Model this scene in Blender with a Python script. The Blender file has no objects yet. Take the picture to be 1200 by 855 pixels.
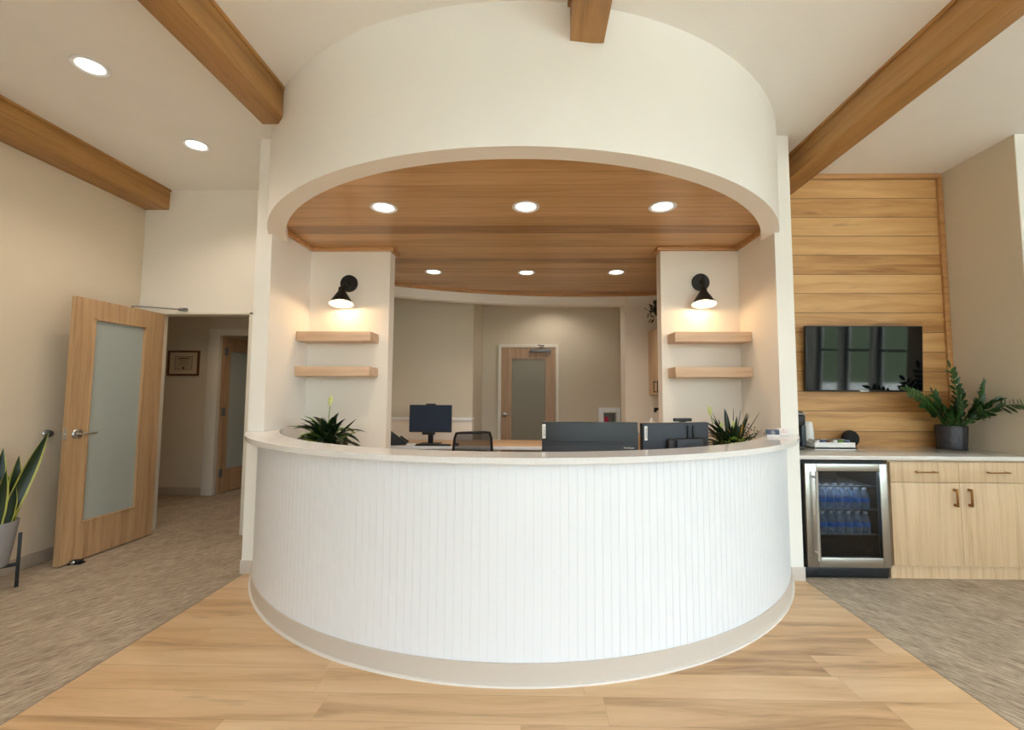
import bpy, bmesh, math, random
from mathutils import Vector, Matrix, Euler
random.seed(7)
SC = bpy.context.scene
COL = SC.collection
PI = math.pi

# ------------------------------------------------------------------ camera, world, exposure
cam_d = bpy.data.cameras.new('camera'); cam = bpy.data.objects.new('camera', cam_d); COL.objects.link(cam)
cam_d.sensor_fit = 'HORIZONTAL'; cam_d.sensor_width = 36.0
cam_d.lens = 36.0 * 529.93 / 1200.0
cam_d.shift_x = -15.8 / 1200.0; cam_d.shift_y = -4.11 / 1200.0
cam_d.clip_start = 0.02
cam.matrix_world = (Matrix.Translation((0, 0, 1.3774)) @ Matrix.Rotation(0.0194, 4, 'Z')
                    @ Matrix.Rotation(PI / 2 + 0.0688, 4, 'X') @ Matrix.Rotation(0.0046, 4, 'Z'))
SC.camera = cam
SC.view_settings.view_transform = 'Standard'
SC.view_settings.look = 'None'
SC.view_settings.gamma = 1.0
SC.view_settings.use_curve_mapping = False
SC.view_settings.exposure = 0.18
SC.cycles.use_denoising = True
SC.cycles.max_bounces = 10
SC.cycles.diffuse_bounces = 6
SC.cycles.sample_clamp_indirect = 6.0
SKY = 8.0            # daylight outside the windows
CAN_E = 26.0         # recessed lights, watts of radiant power
SCONCE_E = 4.0
sun_d = bpy.data.lights.new('sun', 'SUN'); sun_d.energy = 34.0; sun_d.angle = 0.01; sun_d.color = (1.0, 0.97, 0.93)
sun = bpy.data.objects.new('sun', sun_d); COL.objects.link(sun); sun.rotation_euler = (math.radians(-20), math.radians(-4), 0)   # high, from behind the building
w = bpy.data.worlds.new('daylight'); SC.world = w; w.use_nodes = True
bg = w.node_tree.nodes['Background']
bg.inputs['Color'].default_value = (0.76, 0.89, 1.0, 1); bg.inputs['Strength'].default_value = SKY

# measured layout of the place (metres)
ZC = 3.415                       # main ceiling
XL, YD = -3.947, 4.40            # left wall, wall with the open door
YP, PXL, PXR = 3.4855, -2.216, 2.001   # front of the two piers and their outer faces
IXL, IXR = -2.09, 1.87           # inner faces of the reception side walls
YN = 4.12                        # back of the niches
NXL, NXR = -1.345, 1.16          # inner ends of the niche walls
YW, XR, YR = 4.14, 3.758, 3.493  # plank wall, right side wall, right return
CX, CY = -0.1075, 4.4623         # centre of the round counter
ZW = 2.72                        # timber ceiling in the reception
YF, XE = -3.3, 6.2               # street front behind the camera, right outside wall
BCX, BCY, BCR = 0.6606, 1.1491, 4.958   # back fascia arc

# ------------------------------------------------------------------ materials
def lin(c):
    def f(v):
        v /= 255.0
        return v / 12.92 if v <= 0.04045 else ((v + 0.055) / 1.055) ** 2.4
    return (f(c[0]), f(c[1]), f(c[2]), 1.0)

class NT:
    def __init__(s, name):
        s.m = bpy.data.materials.new(name); s.m.use_nodes = True
        s.t = s.m.node_tree; s.b = s.t.nodes['Principled BSDF']; s.out = s.t.nodes['Material Output']
    def n(s, typ, **kw):
        nd = s.t.nodes.new(typ)
        for k, v in kw.items(): setattr(nd, k, v)
        return nd
    def link(s, a, b): s.t.links.new(a, b)
    def put(s, sock, v):
        if hasattr(v, 'is_output'): s.t.links.new(v, sock)
        else: sock.default_value = v
    def math(s, op, a, b=0.0, c=None):
        nd = s.n('ShaderNodeMath', operation=op); s.put(nd.inputs[0], a); s.put(nd.inputs[1], b)
        if c is not None: s.put(nd.inputs[2], c)
        return nd.outputs[0]
    def comb(s, x, y, z):
        nd = s.n('ShaderNodeCombineXYZ')
        for i, v in enumerate((x, y, z)): s.put(nd.inputs[i], v)
        return nd.outputs[0]
    def noise(s, vec, scale=1.0, detail=4.0, rough=0.55, dist=0.0):
        nd = s.n('ShaderNodeTexNoise'); s.put(nd.inputs['Vector'], vec)
        nd.inputs['Scale'].default_value = scale; nd.inputs['Detail'].default_value = detail
        nd.inputs['Roughness'].default_value = rough; nd.inputs['Distortion'].default_value = dist
        return nd.outputs['Fac']
    def ramp(s, fac, stops):
        nd = s.n('ShaderNodeValToRGB'); s.put(nd.inputs[0], fac)
        e = nd.color_ramp.elements
        while len(e) < len(stops): e.new(0.5)
        for i, (p, c) in enumerate(stops): e[i].position = p; e[i].color = c if len(c) == 4 else lin(c)
        return nd.outputs[0]
    def mix(s, fac, a, b):
        nd = s.n('ShaderNodeMix', data_type='RGBA'); s.put(nd.inputs[0], fac); s.put(nd.inputs[6], a); s.put(nd.inputs[7], b)
        return nd.outputs[2]
    def bump(s, h, strength=0.2, dist=0.005):
        nd = s.n('ShaderNodeBump'); nd.inputs['Strength'].default_value = strength
        nd.inputs['Distance'].default_value = dist; s.put(nd.inputs['Height'], h)
        s.link(nd.outputs[0], s.b.inputs['Normal'])
    def coord(s, kind='Object'):
        return s.n('ShaderNodeTexCoord').outputs[kind]
    def set(s, **kw):
        for k, v in kw.items(): s.put(s.b.inputs[k.replace('_', ' ')], v)

def paint(name, col, rough=0.6, bump=0.08, scale=260.0, vary=0.02):
    t = NT(name); co = t.coord()
    a = lin(col); d = tuple(x * (1 - vary * 2) for x in a[:3]) + (1,)
    t.set(Base_Color=t.ramp(t.noise(co, 1.3, 3), [(0.3, d), (0.7, a)]), Roughness=rough)
    t.bump(t.noise(co, scale, 2), bump, 0.003)
    return t.m

def flat(name, col, rough=0.5, metal=0.0, spec=None, vary=0.06, scale=40.0, coat=0.0):
    t = NT(name); co = t.coord(); a = lin(col); d = tuple(x * (1 - vary) for x in a[:3]) + (1,)
    t.set(Base_Color=t.mix(t.noise(co, scale, 3), d, a), Roughness=rough, Metallic=metal)
    if spec is not None: t.b.inputs['Specular IOR Level'].default_value = spec
    if coat: t.b.inputs['Coat Weight'].default_value = coat
    return t.m

def wood(name, dark, mid, light, uv=('X', 'Y'), pw=None, pl=1.3, rough=0.4, seam=0.0025, var=0.3, gv=16.0, fine=0.35,
         knots=False, seamdark=0.45, ends=True, ph=0.0):
    t = NT(name); sep = t.n('ShaderNodeSeparateXYZ'); t.link(t.coord(), sep.inputs[0])
    ax = {'X': sep.outputs[0], 'Y': sep.outputs[1], 'Z': sep.outputs[2]}
    u, v = ax[uv[0]], ax[uv[1]]; wv = ax[[k for k in 'XYZ' if k not in uv][0]]
    r = 0.5; mask = None
    if pw:
        vv = t.math('DIVIDE', t.math('SUBTRACT', v, ph), pw); row = t.math('FLOOR', vv)
        wn = t.n('ShaderNodeTexWhiteNoise', noise_dimensions='1D'); t.put(wn.inputs['W'], row)
        uu = t.math('ADD', t.math('DIVIDE', u, pl), t.math('MULTIPLY', wn.outputs['Value'], 7.3)); colm = t.math('FLOOR', uu)
        w2 = t.n('ShaderNodeTexWhiteNoise', noise_dimensions='3D'); t.put(w2.inputs['Vector'], t.comb(row, colm if ends else 0.0, 3.0))
        r = w2.outputs['Value']
        fv = t.math('FRACT', vv); e1 = t.math('MINIMUM', fv, t.math('SUBTRACT', 1.0, fv))
        mask = t.math('LESS_THAN', t.math('MULTIPLY', e1, pw), seam)
        if ends:
            fu = t.math('FRACT', uu); e2 = t.math('MINIMUM', fu, t.math('SUBTRACT', 1.0, fu))
            mask = t.math('MAXIMUM', mask, t.math('LESS_THAN', t.math('MULTIPLY', e2, pl), seam * 0.6))
        u = t.math('ADD', u, t.math('MULTIPLY', r, 41.0)); v = t.math('ADD', v, t.math('MULTIPLY', r, 13.0))
    warp = t.noise(t.comb(t.math('MULTIPLY', u, 1.1), t.math('MULTIPLY', v, 3.0), wv), 1.0, 2)
    v2 = t.math('ADD', v, t.math('MULTIPLY', warp, 0.09))
    g = t.noise(t.comb(t.math('MULTIPLY', u, 0.9), t.math('MULTIPLY', v2, gv), t.math('MULTIPLY', wv, gv)), 1.0, 5, 0.6, 0.6)
    f = t.noise(t.comb(t.math('MULTIPLY', u, 5.0), t.math('MULTIPLY', v2, 170.0), t.math('MULTIPLY', wv, 170.0)), 1.0, 3, 0.6)
    s = t.math('ADD', g, t.math('MULTIPLY', t.math('SUBTRACT', f, 0.5), fine))
    if pw: s = t.math('ADD', s, t.math('MULTIPLY', t.math('SUBTRACT', r, 0.5), var))
    c = t.ramp(s, [(0.22, dark), (0.48, mid), (0.78, light)])
    if knots:
        k = t.noise(t.comb(t.math('MULTIPLY', u, 1.7), t.math('MULTIPLY', v, 9.0), wv), 1.0, 2)
        km = t.n('ShaderNodeMapRange'); t.put(km.inputs[0], k); km.inputs[1].default_value = 0.66; km.inputs[2].default_value = 0.80
        c = t.mix(t.math('MULTIPLY', km.outputs[0], 0.6), c, lin(tuple(x * 0.62 for x in dark)))
    if mask is not None:
        dk = tuple(x * seamdark for x in lin(mid)[:3]) + (1,)
        c = t.mix(mask, c, dk)
    t.set(Base_Color=c, Roughness=rough)
    t.bump(f, 0.05, 0.002)
    return t.m

def carpet(name, ang):
    t = NT(name); mp = t.n('ShaderNodeMapping'); t.link(t.coord(), mp.inputs[0]); mp.inputs['Rotation'].default_value = (0, 0, -ang)
    sep = t.n('ShaderNodeSeparateXYZ'); t.link(mp.outputs[0], sep.inputs[0]); x, y = sep.outputs[0], sep.outputs[1]
    a = t.noise(t.comb(t.math('MULTIPLY', x, 9.0), t.math('MULTIPLY', y, 105.0), 0.0), 1.0, 4, 0.65)
    b = t.noise(t.comb(t.math('MULTIPLY', x, 28.0), t.math('MULTIPLY', y, 260.0), 5.0), 1.0, 2, 0.6)
    c = t.noise(t.comb(t.math('MULTIPLY', x, 1.2), t.math('MULTIPLY', y, 6.0), 9.0), 1.0, 2)
    s = t.math('ADD', t.math('ADD', t.math('MULTIPLY', a, 0.62), t.math('MULTIPLY', b, 0.30)), t.math('MULTIPLY', c, 0.12))
    t.set(Base_Color=t.ramp(s, [(0.36, (90, 80, 69)), (0.50, (164, 149, 131)), (0.64, (208, 193, 173))]), Roughness=0.95)
    t.b.inputs['Specular IOR Level'].default_value = 0.1
    t.bump(s, 0.5, 0.006)
    return t.m

def thin_glass(name, tint=(1, 1, 1), gloss=0.08, rough=0.0, frost=None):
    t = NT(name); t.t.nodes.remove(t.b)
    tr = t.n('ShaderNodeBsdfTransparent'); tr.inputs[0].default_value = tint + (1,)
    gl = t.n('ShaderNodeBsdfGlossy'); gl.inputs['Roughness'].default_value = rough
    lw = t.n('ShaderNodeLayerWeight'); lw.inputs[0].default_value = 0.5
    fr = t.math('ADD', 0.04, t.math('MULTIPLY', t.math('POWER', lw.outputs['Facing'], 5.0), 0.96))
    mx = t.n('ShaderNodeMixShader'); t.link(fr, mx.inputs[0]); t.link(tr.outputs[0], mx.inputs[1]); t.link(gl.outputs[0], mx.inputs[2])
    t.link(mx.outputs[0], t.out.inputs[0])
    return t.m

def frosted(name, col, thru=0.35):
    t = NT(name); t.set(Base_Color=t.mix(t.noise(t.coord(), 30, 2), lin(col), lin(tuple(min(255, c + 5) for c in col))), Roughness=0.28)
    tl = t.n('ShaderNodeBsdfTranslucent'); tl.inputs[0].default_value = lin(col)
    mx = t.n('ShaderNodeMixShader'); mx.inputs[0].default_value = thru
    t.link(t.b.outputs[0], mx.inputs[1]); t.link(tl.outputs[0], mx.inputs[2]); t.link(mx.outputs[0], t.out.inputs[0])
    return t.m

def glow(name, col, strength):
    t = NT(name); t.set(Base_Color=lin(col)); t.b.inputs['Emission Color'].default_value = lin(col); t.b.inputs['Emission Strength'].default_value = strength
    return t.m

def quartz(name, col, rough):
    t = NT(name); co = t.coord()
    sp = t.noise(co, 420, 2, 0.7); cl = t.noise(co, 9, 4)
    c1 = t.ramp(sp, [(0.33, tuple(x - 38 for x in col)), (0.45, col), (0.7, tuple(min(255, x + 5) for x in col))])
    t.set(Base_Color=t.mix(t.math('MULTIPLY', cl, 0.18), c1, lin(tuple(x - 22 for x in col))), Roughness=rough)
    return t.m

WALLC = (238, 232, 222)
M = dict(
    wall=paint('warm_white_wall_paint', WALLC),
    hall=paint('greige_wall_paint', (212, 201, 182)),
    tanwall=paint('tan_wall_paint', (216, 201, 179)),
    header=paint('white_header_paint', (243, 240, 234)),
    ceil=paint('textured_ceiling_paint', (244, 242, 238), 0.8, 0.55, 95.0),
    white=flat('white_satin_enamel', (236, 240, 247), 0.32, vary=0.015),
    trimwhite=flat('white_frame_enamel', (226, 220, 208), 0.4, vary=0.02),
    base=flat('greige_vinyl_base', (206, 197, 188), 0.5, vary=0.02),
    basedark=flat('taupe_vinyl_base', (176, 163, 147), 0.5, vary=0.02),
    baseline=flat('white_base_lip', (236, 232, 228), 0.4, vary=0.02),
    floor=wood('oak_plank_floor', (158, 122, 86), (210, 174, 132), (226, 196, 158), ('X', 'Y'), 0.18, 1.25, 0.36, 0.0011, 0.30, 9.0, 0.25, True, 0.62),
    carpetL=carpet('streaked_carpet_west', math.radians(60)),
    carpetR=carpet('streaked_carpet_east', math.radians(-57)),
    wceil=wood('oak_plank_ceiling', (146, 108, 68), (186, 146, 98), (208, 170, 122), ('X', 'Y'), 0.178, 9.0, 0.3, 0.0026, 0.5, 14.0, 0.3, False, 0.6, False),
    wwall=wood('oak_plank_wall', (156, 108, 60), (196, 149, 94), (216, 173, 118), ('X', 'Z'), 0.1785, 9.0, 0.45, 0.0030, 0.42, 11.0, 0.3, True, 0.32, False, 3.366 - 0.1785 * 18),
    beam=wood('oak_beam_stain', (130, 90, 46), (170, 125, 70), (192, 148, 92), ('Y', 'Z'), None, gv=12.0, rough=0.5, fine=0.3),
    trimwood=wood('oak_trim', (156, 110, 64), (186, 138, 88), (202, 156, 106), ('X', 'Z'), None, gv=22.0),
    cab=wood('pale_oak_laminate', (176, 146, 112), (205, 176, 141), (218, 193, 160), ('Z', 'X'), None, gv=26.0, rough=0.45, fine=0.3),
    cabY=wood('pale_oak_laminate_side', (176, 146, 112), (205, 176, 141), (218, 193, 160), ('Z', 'Y'), None, gv=26.0, rough=0.45, fine=0.3),
    shelf=wood('pale_oak_shelf', (186, 152, 122), (208, 176, 146), (220, 192, 164), ('X', 'Z'), None, gv=20.0, rough=0.45, fine=0.25),
    doorY=wood('oak_door_veneer', (148, 112, 78), (182, 146, 108), (200, 166, 128), ('Z', 'Y'), None, gv=24.0, rough=0.4, fine=0.35),
    doorX=wood('oak_door_veneer_far', (140, 108, 80), (172, 138, 106), (190, 158, 126), ('Z', 'X'), None, gv=24.0, rough=0.4, fine=0.35),
    deskwood=wood('desk_oak_laminate', (196, 156, 116), (218, 181, 141), (228, 196, 160), ('X', 'Y'), None, gv=18.0, rough=0.4, fine=0.2),
    quartz=quartz('speckled_quartz', (232, 231, 231), 0.03),
    quartz2=quartz('grey_white_quartz', (222, 219, 214), 0.05),
    frost=frosted('frosted_glass_pane', (186, 192, 186), 0.25),
    frost2=frosted('frosted_glass_far', (178, 172, 152), 0.45),
    glass=thin_glass('clear_window_glass', (0.96, 0.98, 0.97)),
    fridgeglass=thin_glass('smoked_fridge_glass', (0.64, 0.67, 0.70)),
    chrome=flat('brushed_nickel', (190, 188, 184), 0.28, 1.0),
    steel=flat('stainless_steel', (196, 193, 188), 0.30, 1.0, vary=0.1, scale=8),
    bronze=flat('brushed_bronze', (158, 116, 72), 0.35, 1.0),
    black=flat('matte_black_metal', (22, 22, 22), 0.5),
    blackplastic=flat('black_plastic', (26, 28, 31), 0.42),
    blueblack=flat('slate_black_plastic', (46, 53, 63), 0.5),
    charcoal=flat('charcoal_plastic', (30, 33, 39), 0.5),
    screen=flat('dark_screen', (10, 12, 14), 0.04, spec=0.42, vary=0.02),
    monscreen=flat('monitor_screen', (42, 56, 76), 0.18, vary=0.05),
    fabric=flat('black_mesh_fabric', (30, 29, 31), 0.85, vary=0.3, scale=300),
    greypot=flat('grey_planter', (150, 148, 148), 0.6),
    darkpot=flat('gunmetal_glazed_pot', (64, 64, 70), 0.25, 0.35),
    soil=flat('potting_soil', (50, 38, 28), 0.95, vary=0.5, scale=120),
    leafdark=flat('dark_green_leaf', (30, 52, 26), 0.35, vary=0.35, scale=9),
    leafmid=flat('mid_green_leaf', (52, 92, 36), 0.35, vary=0.35, scale=14),
    leafzz=flat('glossy_green_leaf', (44, 80, 32), 0.3, vary=0.4, scale=14),
    leaflight=flat('light_green_leaf', (128, 160, 62), 0.45, vary=0.25, scale=16),
    leafyellow=flat('yellow_green_leaf_edge', (176, 176, 78), 0.45, vary=0.2, scale=20),
    orange=flat('orange_petal', (224, 150, 34), 0.5),
    spathe=flat('pale_green_spathe', (206, 214, 140), 0.5, vary=0.15, scale=30),
    paper=flat('white_paper', (238, 236, 234), 0.7, vary=0.02),
    pink=flat('bright_pink_plastic', (232, 20, 96), 0.45),
    darkgrey=flat('dark_grey_plastic', (88, 88, 90), 0.5),
    midgrey=flat('grey_metal', (120, 121, 124), 0.4, 0.6),
    navy=flat('slate_blue_card', (62, 76, 98), 0.5),
    pinkish=flat('coral_print', (222, 140, 130), 0.6),
    cardwhite=flat('white_card', (236, 230, 230), 0.6),
    framewood=wood('dark_frame_wood', (66, 36, 14), (92, 52, 22), (112, 66, 30), ('X', 'Z'), None),
    mat=flat('cream_mat_board', (206, 190, 164), 0.8),
    print=flat('diploma_paper', (188, 170, 146), 0.8),
    ink=flat('brown_ink', (96, 76, 54), 0.8),
    labelblue=flat('blue_bottle_label', (40, 120, 210), 0.5),
    fridgein=flat('black_fridge_liner', (20, 20, 22), 0.5),
    pvc=None,
    capwhite=flat('white_bottle_cap', (225, 228, 232), 0.45),
    lens=glow('warm_lamp_lens', (255, 240, 218), 9.0),
    bulb=glow('warm_bulb', (255, 214, 160), 14.0),
    coneinside=flat('white_cone_lining', (240, 234, 222), 0.5),
    lawn=flat('lawn_green', (66, 80, 50), 0.95, vary=0.5, scale=3),
    concrete=flat('pale_concrete', (182, 182, 180), 0.9, vary=0.15, scale=6),
    mullion=flat('dark_window_frame', (40, 40, 40), 0.5),
    terra=flat('brown_nursery_pot', (70, 56, 46), 0.7),
    joint=flat('quartz_joint', (150, 134, 118), 0.5),
    led=glow('cool_led_strip', (200, 222, 255), 3.0),
    foil=flat('silver_foil_lid', (205, 208, 214), 0.35, 0.5),
    podgreen=flat('green_foil_lid', (104, 140, 70), 0.45),
    podbrown=flat('brown_foil_lid', (120, 92, 74), 0.45),
    podblue=flat('blue_grey_foil_lid', (110, 124, 150), 0.45),
)

def bottle_plastic():
    t = NT('clear_bottle_plastic'); t.set(Base_Color=lin((176, 196, 214)), Roughness=.12)
    t.b.inputs['Specular IOR Level'].default_value = 1.0
    tr = t.n('ShaderNodeBsdfTransparent'); tr.inputs[0].default_value = (.82, .9, 1, 1)
    mx = t.n('ShaderNodeMixShader'); pass
    lw = t.n('ShaderNodeLayerWeight'); t.put(mx.inputs[0], t.math('SUBTRACT', .72, t.math('MULTIPLY', lw.outputs['Facing'], .5)))
    t.link(t.b.outputs[0], mx.inputs[1]); t.link(tr.outputs[0], mx.inputs[2]); t.link(mx.outputs[0], t.out.inputs[0]); return t.m
M['pvc'] = bottle_plastic()
# ------------------------------------------------------------------ mesh helpers
class MB:
    def __init__(s): s.bm = bmesh.new()
    def _mi(s, vs, mi):
        if mi:
            st = set(vs)
            for v in vs:
                for f in v.link_faces:
                    if all(q in st for q in f.verts): f.material_index = mi
    def box(s, x0, x1, y0, y1, z0, z1, bev=0.0, mi=0, mat=None, seg=2):
        r = bmesh.ops.create_cube(s.bm, size=1.0); vs = r['verts']
        for v in vs:
            v.co = Vector(((x0 + x1) / 2 + v.co.x * (x1 - x0), (y0 + y1) / 2 + v.co.y * (y1 - y0), (z0 + z1) / 2 + v.co.z * (z1 - z0)))
        if bev > 0:
            es = list({e for v in vs for e in v.link_edges})
            rb = bmesh.ops.bevel(s.bm, geom=es, offset=bev, segments=seg, affect='EDGES', profile=0.5)
            vs = list({v for f in rb['faces'] for v in f.verts} | {v for v in vs if v.is_valid})
        if mat is not None:
            for v in vs: v.co = mat @ v.co
        s._mi(vs, mi)
        return s
    def prism(s, poly, z0, z1, mi=0):
        lo = [s.bm.verts.new((x, y, z0)) for x, y in poly]; hi = [s.bm.verts.new((x, y, z1)) for x, y in poly]
        n = len(poly); fs = []
        for i in range(n):
            j = (i + 1) % n; fs.append(s.bm.faces.new((lo[i], lo[j], hi[j], hi[i])))
        fs.append(s.bm.faces.new(hi)); fs.append(s.bm.faces.new(lo[::-1]))
        for f in fs: f.material_index = mi
        return s
    def grid(s, rows, closed_u=False, mi=0, mif=None):
        """rows: list of equal-length lists of points"""
        V = [[s.bm.verts.new(p) for p in r] for r in rows]
        n = len(rows[0])
        for i in range(len(rows) - 1):
            for j in range(n if closed_u else n - 1):
                k = (j + 1) % n
                try:
                    f = s.bm.faces.new((V[i][j], V[i][k], V[i + 1][k], V[i + 1][j]))
                    f.material_index = mif(i, j) if mif else mi
                except ValueError: pass
        return V
    def lathe(s, prof, c=(0, 0, 0), n=32, mi=0, mat=None, cap0=False, cap1=False, mif=None):
        rows = []
        for r, z in prof:
            row = []
            for k in range(n):
                a = 2 * PI * k / n; p = Vector((r * math.cos(a), r * math.sin(a), z))
                if mat is not None: p = mat @ p
                row.append(p + Vector(c))
            rows.append(row)
        V = s.grid(rows, True, mi, mif)
        if cap0: f = s.bm.faces.new(V[0][::-1]); f.material_index = mif(0, 0) if mif else mi
        if cap1: f = s.bm.faces.new(V[-1]); f.material_index = mif(len(prof) - 2, 0) if mif else mi
        return s
    def cyl(s, p0, p1, r0, r1=None, n=20, mi=0):
        p0, p1 = Vector(p0), Vector(p1); d = p1 - p0; L = d.length
        q = d.to_track_quat('Z', 'Y').to_matrix()
        s.lathe([(r0, 0), (r0 if r1 is None else r1, L)], p0, n, mi, q, True, True)
        return s
    def tube(s, pts, r, n=8, mi=0, closed=False, flat_=None):
        pts = [Vector(p) for p in pts]; rows = []; up = Vector((0, 0, 1))
        for i, p in enumerate(pts):
            if closed: d = pts[(i + 1) % len(pts)] - pts[i - 1]
            else: d = pts[min(i + 1, len(pts) - 1)] - pts[max(i - 1, 0)]
            d.normalize(); a = d.cross(up)
            if a.length < 1e-3: a = d.cross(Vector((1, 0, 0)))
            a.normalize(); b = a.cross(d); rr = r(i / (len(pts) - 1)) if callable(r) else r
            rows.append([p + a * math.cos(2 * PI * k / n) * rr + b * math.sin(2 * PI * k / n) * rr for k in range(n)])
        if closed: rows.append(rows[0])
        V = s.grid(rows, True, mi)
        if not closed:
            for row in (V[0][::-1], V[-1]):
                f = s.bm.faces.new(row); f.material_index = mi
        return s
    def ball(s, c, rx, ry=None, rz=None, n=20, m=12, mi=0, mat=None):
        ry = rx if ry is None else ry; rz = rx if rz is None else rz
        prof = [(math.sin(PI * i / m), -math.cos(PI * i / m)) for i in range(1, m)]
        T = Matrix.Diagonal((rx, ry, rz))
        if mat is not None: T = mat @ T
        return s.lathe(prof, c, n, mi, T, True, True)
    def arc_ring(s, c, r0, r1, a0, a1, z0, z1, n=96, mi=0):
        """solid sector of a ring, angles in radians"""
        rows = []
        for i in range(n + 1):
            a = a0 + (a1 - a0) * i / n; ca, sa = math.cos(a), math.sin(a)
            rows.append([(c[0] + r * ca, c[1] + r * sa, z) for r, z in ((r0, z0), (r1, z0), (r1, z1), (r0, z1))])
        V = s.grid(rows, True, mi)
        s.bm.faces.new(V[0][::-1]); s.bm.faces.new(V[-1])
        return s
    def leaf(s, p, d, L, wid, droop=0.6, segs=7, fold=0.25, prof=None, mi=0, edge=None, up=None, twist=0.0):
        p = Vector(p); d = Vector(d).normalized(); rows = []
        for i in range(segs + 1):
            t = i / segs
            ww = wid * (prof(t) if prof else (math.sin(PI * min(1, 0.06 + 0.94 * t)) ** 0.75 if t < 1 else 0.02))
            u = Vector(up) if up else Vector((0, 0, 1))
            a = d.cross(u)
            if a.length < 1e-3: a = Vector((1, 0, 0))
            a.normalize()
            if twist: a = Matrix.Rotation(twist * t, 3, d) @ a
            b = a.cross(d).normalized()
            if edge is None: row = [p - a * ww / 2, p - b * ww * fold, p + a * ww / 2]
            else: row = [p - a * ww / 2, p - a * ww * (0.5 - edge) - b * ww * fold * .5, p - b * ww * fold, p + a * ww * (0.5 - edge) - b * ww * fold * .5, p + a * ww / 2]
            rows.append(row)
            p = p + d * (L / segs); d = (d + Vector((0, 0, -droop / segs))).normalized()
        nn = len(rows[0])
        s.grid(rows, False, mi, (lambda i, j: 1 if j in (0, nn - 2) else 0) if edge is not None else None)
        return s
    def leaf_ok(s, test, base, p, d, L, wid, droop=0.6, segs=8, *a):
        q = Vector(p); e = Vector(d).normalized()
        for i in range(segs + 1):
            if not test(q + Vector(base), wid / 2): return False
            q = q + e * (L / segs); e = (e + Vector((0, 0, -droop / segs))).normalized()
        s.leaf(p, d, L, wid, droop, segs, *a); return True
    def build(s, name, mats, parent=None, smooth=35.0, loc=None):
        bmesh.ops.recalc_face_normals(s.bm, faces=s.bm.faces[:])
        me = bpy.data.meshes.new(name); s.bm.to_mesh(me); s.bm.free()
        for m in (mats if isinstance(mats, (list, tuple)) else [mats]): me.materials.append(M[m] if isinstance(m, str) else m)
        if smooth:
            for pl in me.polygons: pl.use_smooth = True
            me.set_sharp_from_angle(angle=math.radians(smooth))
        o = bpy.data.objects.new(name, me); COL.objects.link(o)
        if parent: o.parent = parent
        if loc: o.location = loc
        return o

def tag(o, label, cat, group=None, kind=None):
    if label: o['label'] = label
    if cat: o['category'] = cat
    if group: o['group'] = group
    if kind: o['kind'] = kind
    return o
def thing(name, label, cat, loc=(0, 0, 0), rz=0.0, group=None):
    o = bpy.data.objects.new(name, None); o.empty_display_size = 0.1; COL.objects.link(o)
    o.location = loc; o.rotation_euler = (0, 0, rz)
    return tag(o, label, cat, group)
def struct(name, mb, mat, label=None, cat=None, smooth=35.0):
    o = mb.build(name, mat, None, smooth); o['kind'] = 'structure'
    if label: tag(o, label, cat)
    return o
def dup(root, loc, label=None, rz=None, group=None):
    r = root.copy(); COL.objects.link(r); r.location = loc
    if rz is not None: r.rotation_euler = (0, 0, rz)
    if label: r['label'] = label
    if group: r['group'] = group
    for ch in list(root.children):
        c = ch.copy(); COL.objects.link(c); c.parent = r
        for g in list(ch.children):
            d = g.copy(); COL.objects.link(d); d.parent = c
    return r
def light(kind, name, energy, col, parent=None, loc=(0, 0, 0), rot=(0, 0, 0), **kw):
    l = bpy.data.lights.new(name, kind); l.energy = energy; l.color = col
    for k, v in kw.items(): setattr(l, k, v)
    o = bpy.data.objects.new(name, l); COL.objects.link(o); o.location = loc; o.rotation_euler = rot
    if parent: o.parent = parent
    return o
def text(name, body, size, mat, parent, M4, align='CENTER'):
    cu = bpy.data.curves.new(name, 'FONT'); cu.body = body; cu.size = size; cu.align_x = align; cu.align_y = 'CENTER'; cu.extrude = 0.0004
    tmp = bpy.data.objects.new(name + '_tmp', cu); COL.objects.link(tmp)
    bpy.context.view_layer.update()
    me = bpy.data.meshes.new_from_object(tmp.evaluated_get(bpy.context.evaluated_depsgraph_get()))
    bpy.data.objects.remove(tmp)
    me.materials.clear(); me.materials.append(M[mat])
    o = bpy.data.objects.new(name, me); COL.objects.link(o); o.parent = parent; o.matrix_local = M4
    return o

# ------------------------------------------------------------------ the shell
WZ = ZC + 0.0
mb = MB(); mb.box(-5.6, XE + 0.2, YF - 0.2, 9.2, ZC, ZC + 0.12); struct('ceiling', mb, 'ceil')
mb = MB(); mb.box(-2.1934, 2.0084, YF - 0.2, 3.9, -0.12, 0.0); struct('floor', mb, 'floor')
mb = MB(); mb.box(-5.6, -2.1934, YF - 0.2, 9.2, -0.12, 0.0); mb.box(-2.1934, 2.0084, 3.9, 9.2, -0.12, 0.0); struct('floor_carpet_left', mb, 'carpetL')
mb = MB(); mb.box(2.0084, XE + 0.2, YF - 0.2, 9.2, -0.12, 0.0); struct('floor_carpet_right', mb, 'carpetR')
mb = MB(); mb.box(-2.2034, -2.1934, YF - 0.1, 3.45, -0.1, 0.0012); mb.box(2.0084, 2.0164, YF - 0.1, 3.45, -0.1, 0.0012); struct('trim_1', mb, 'joint')

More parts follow.
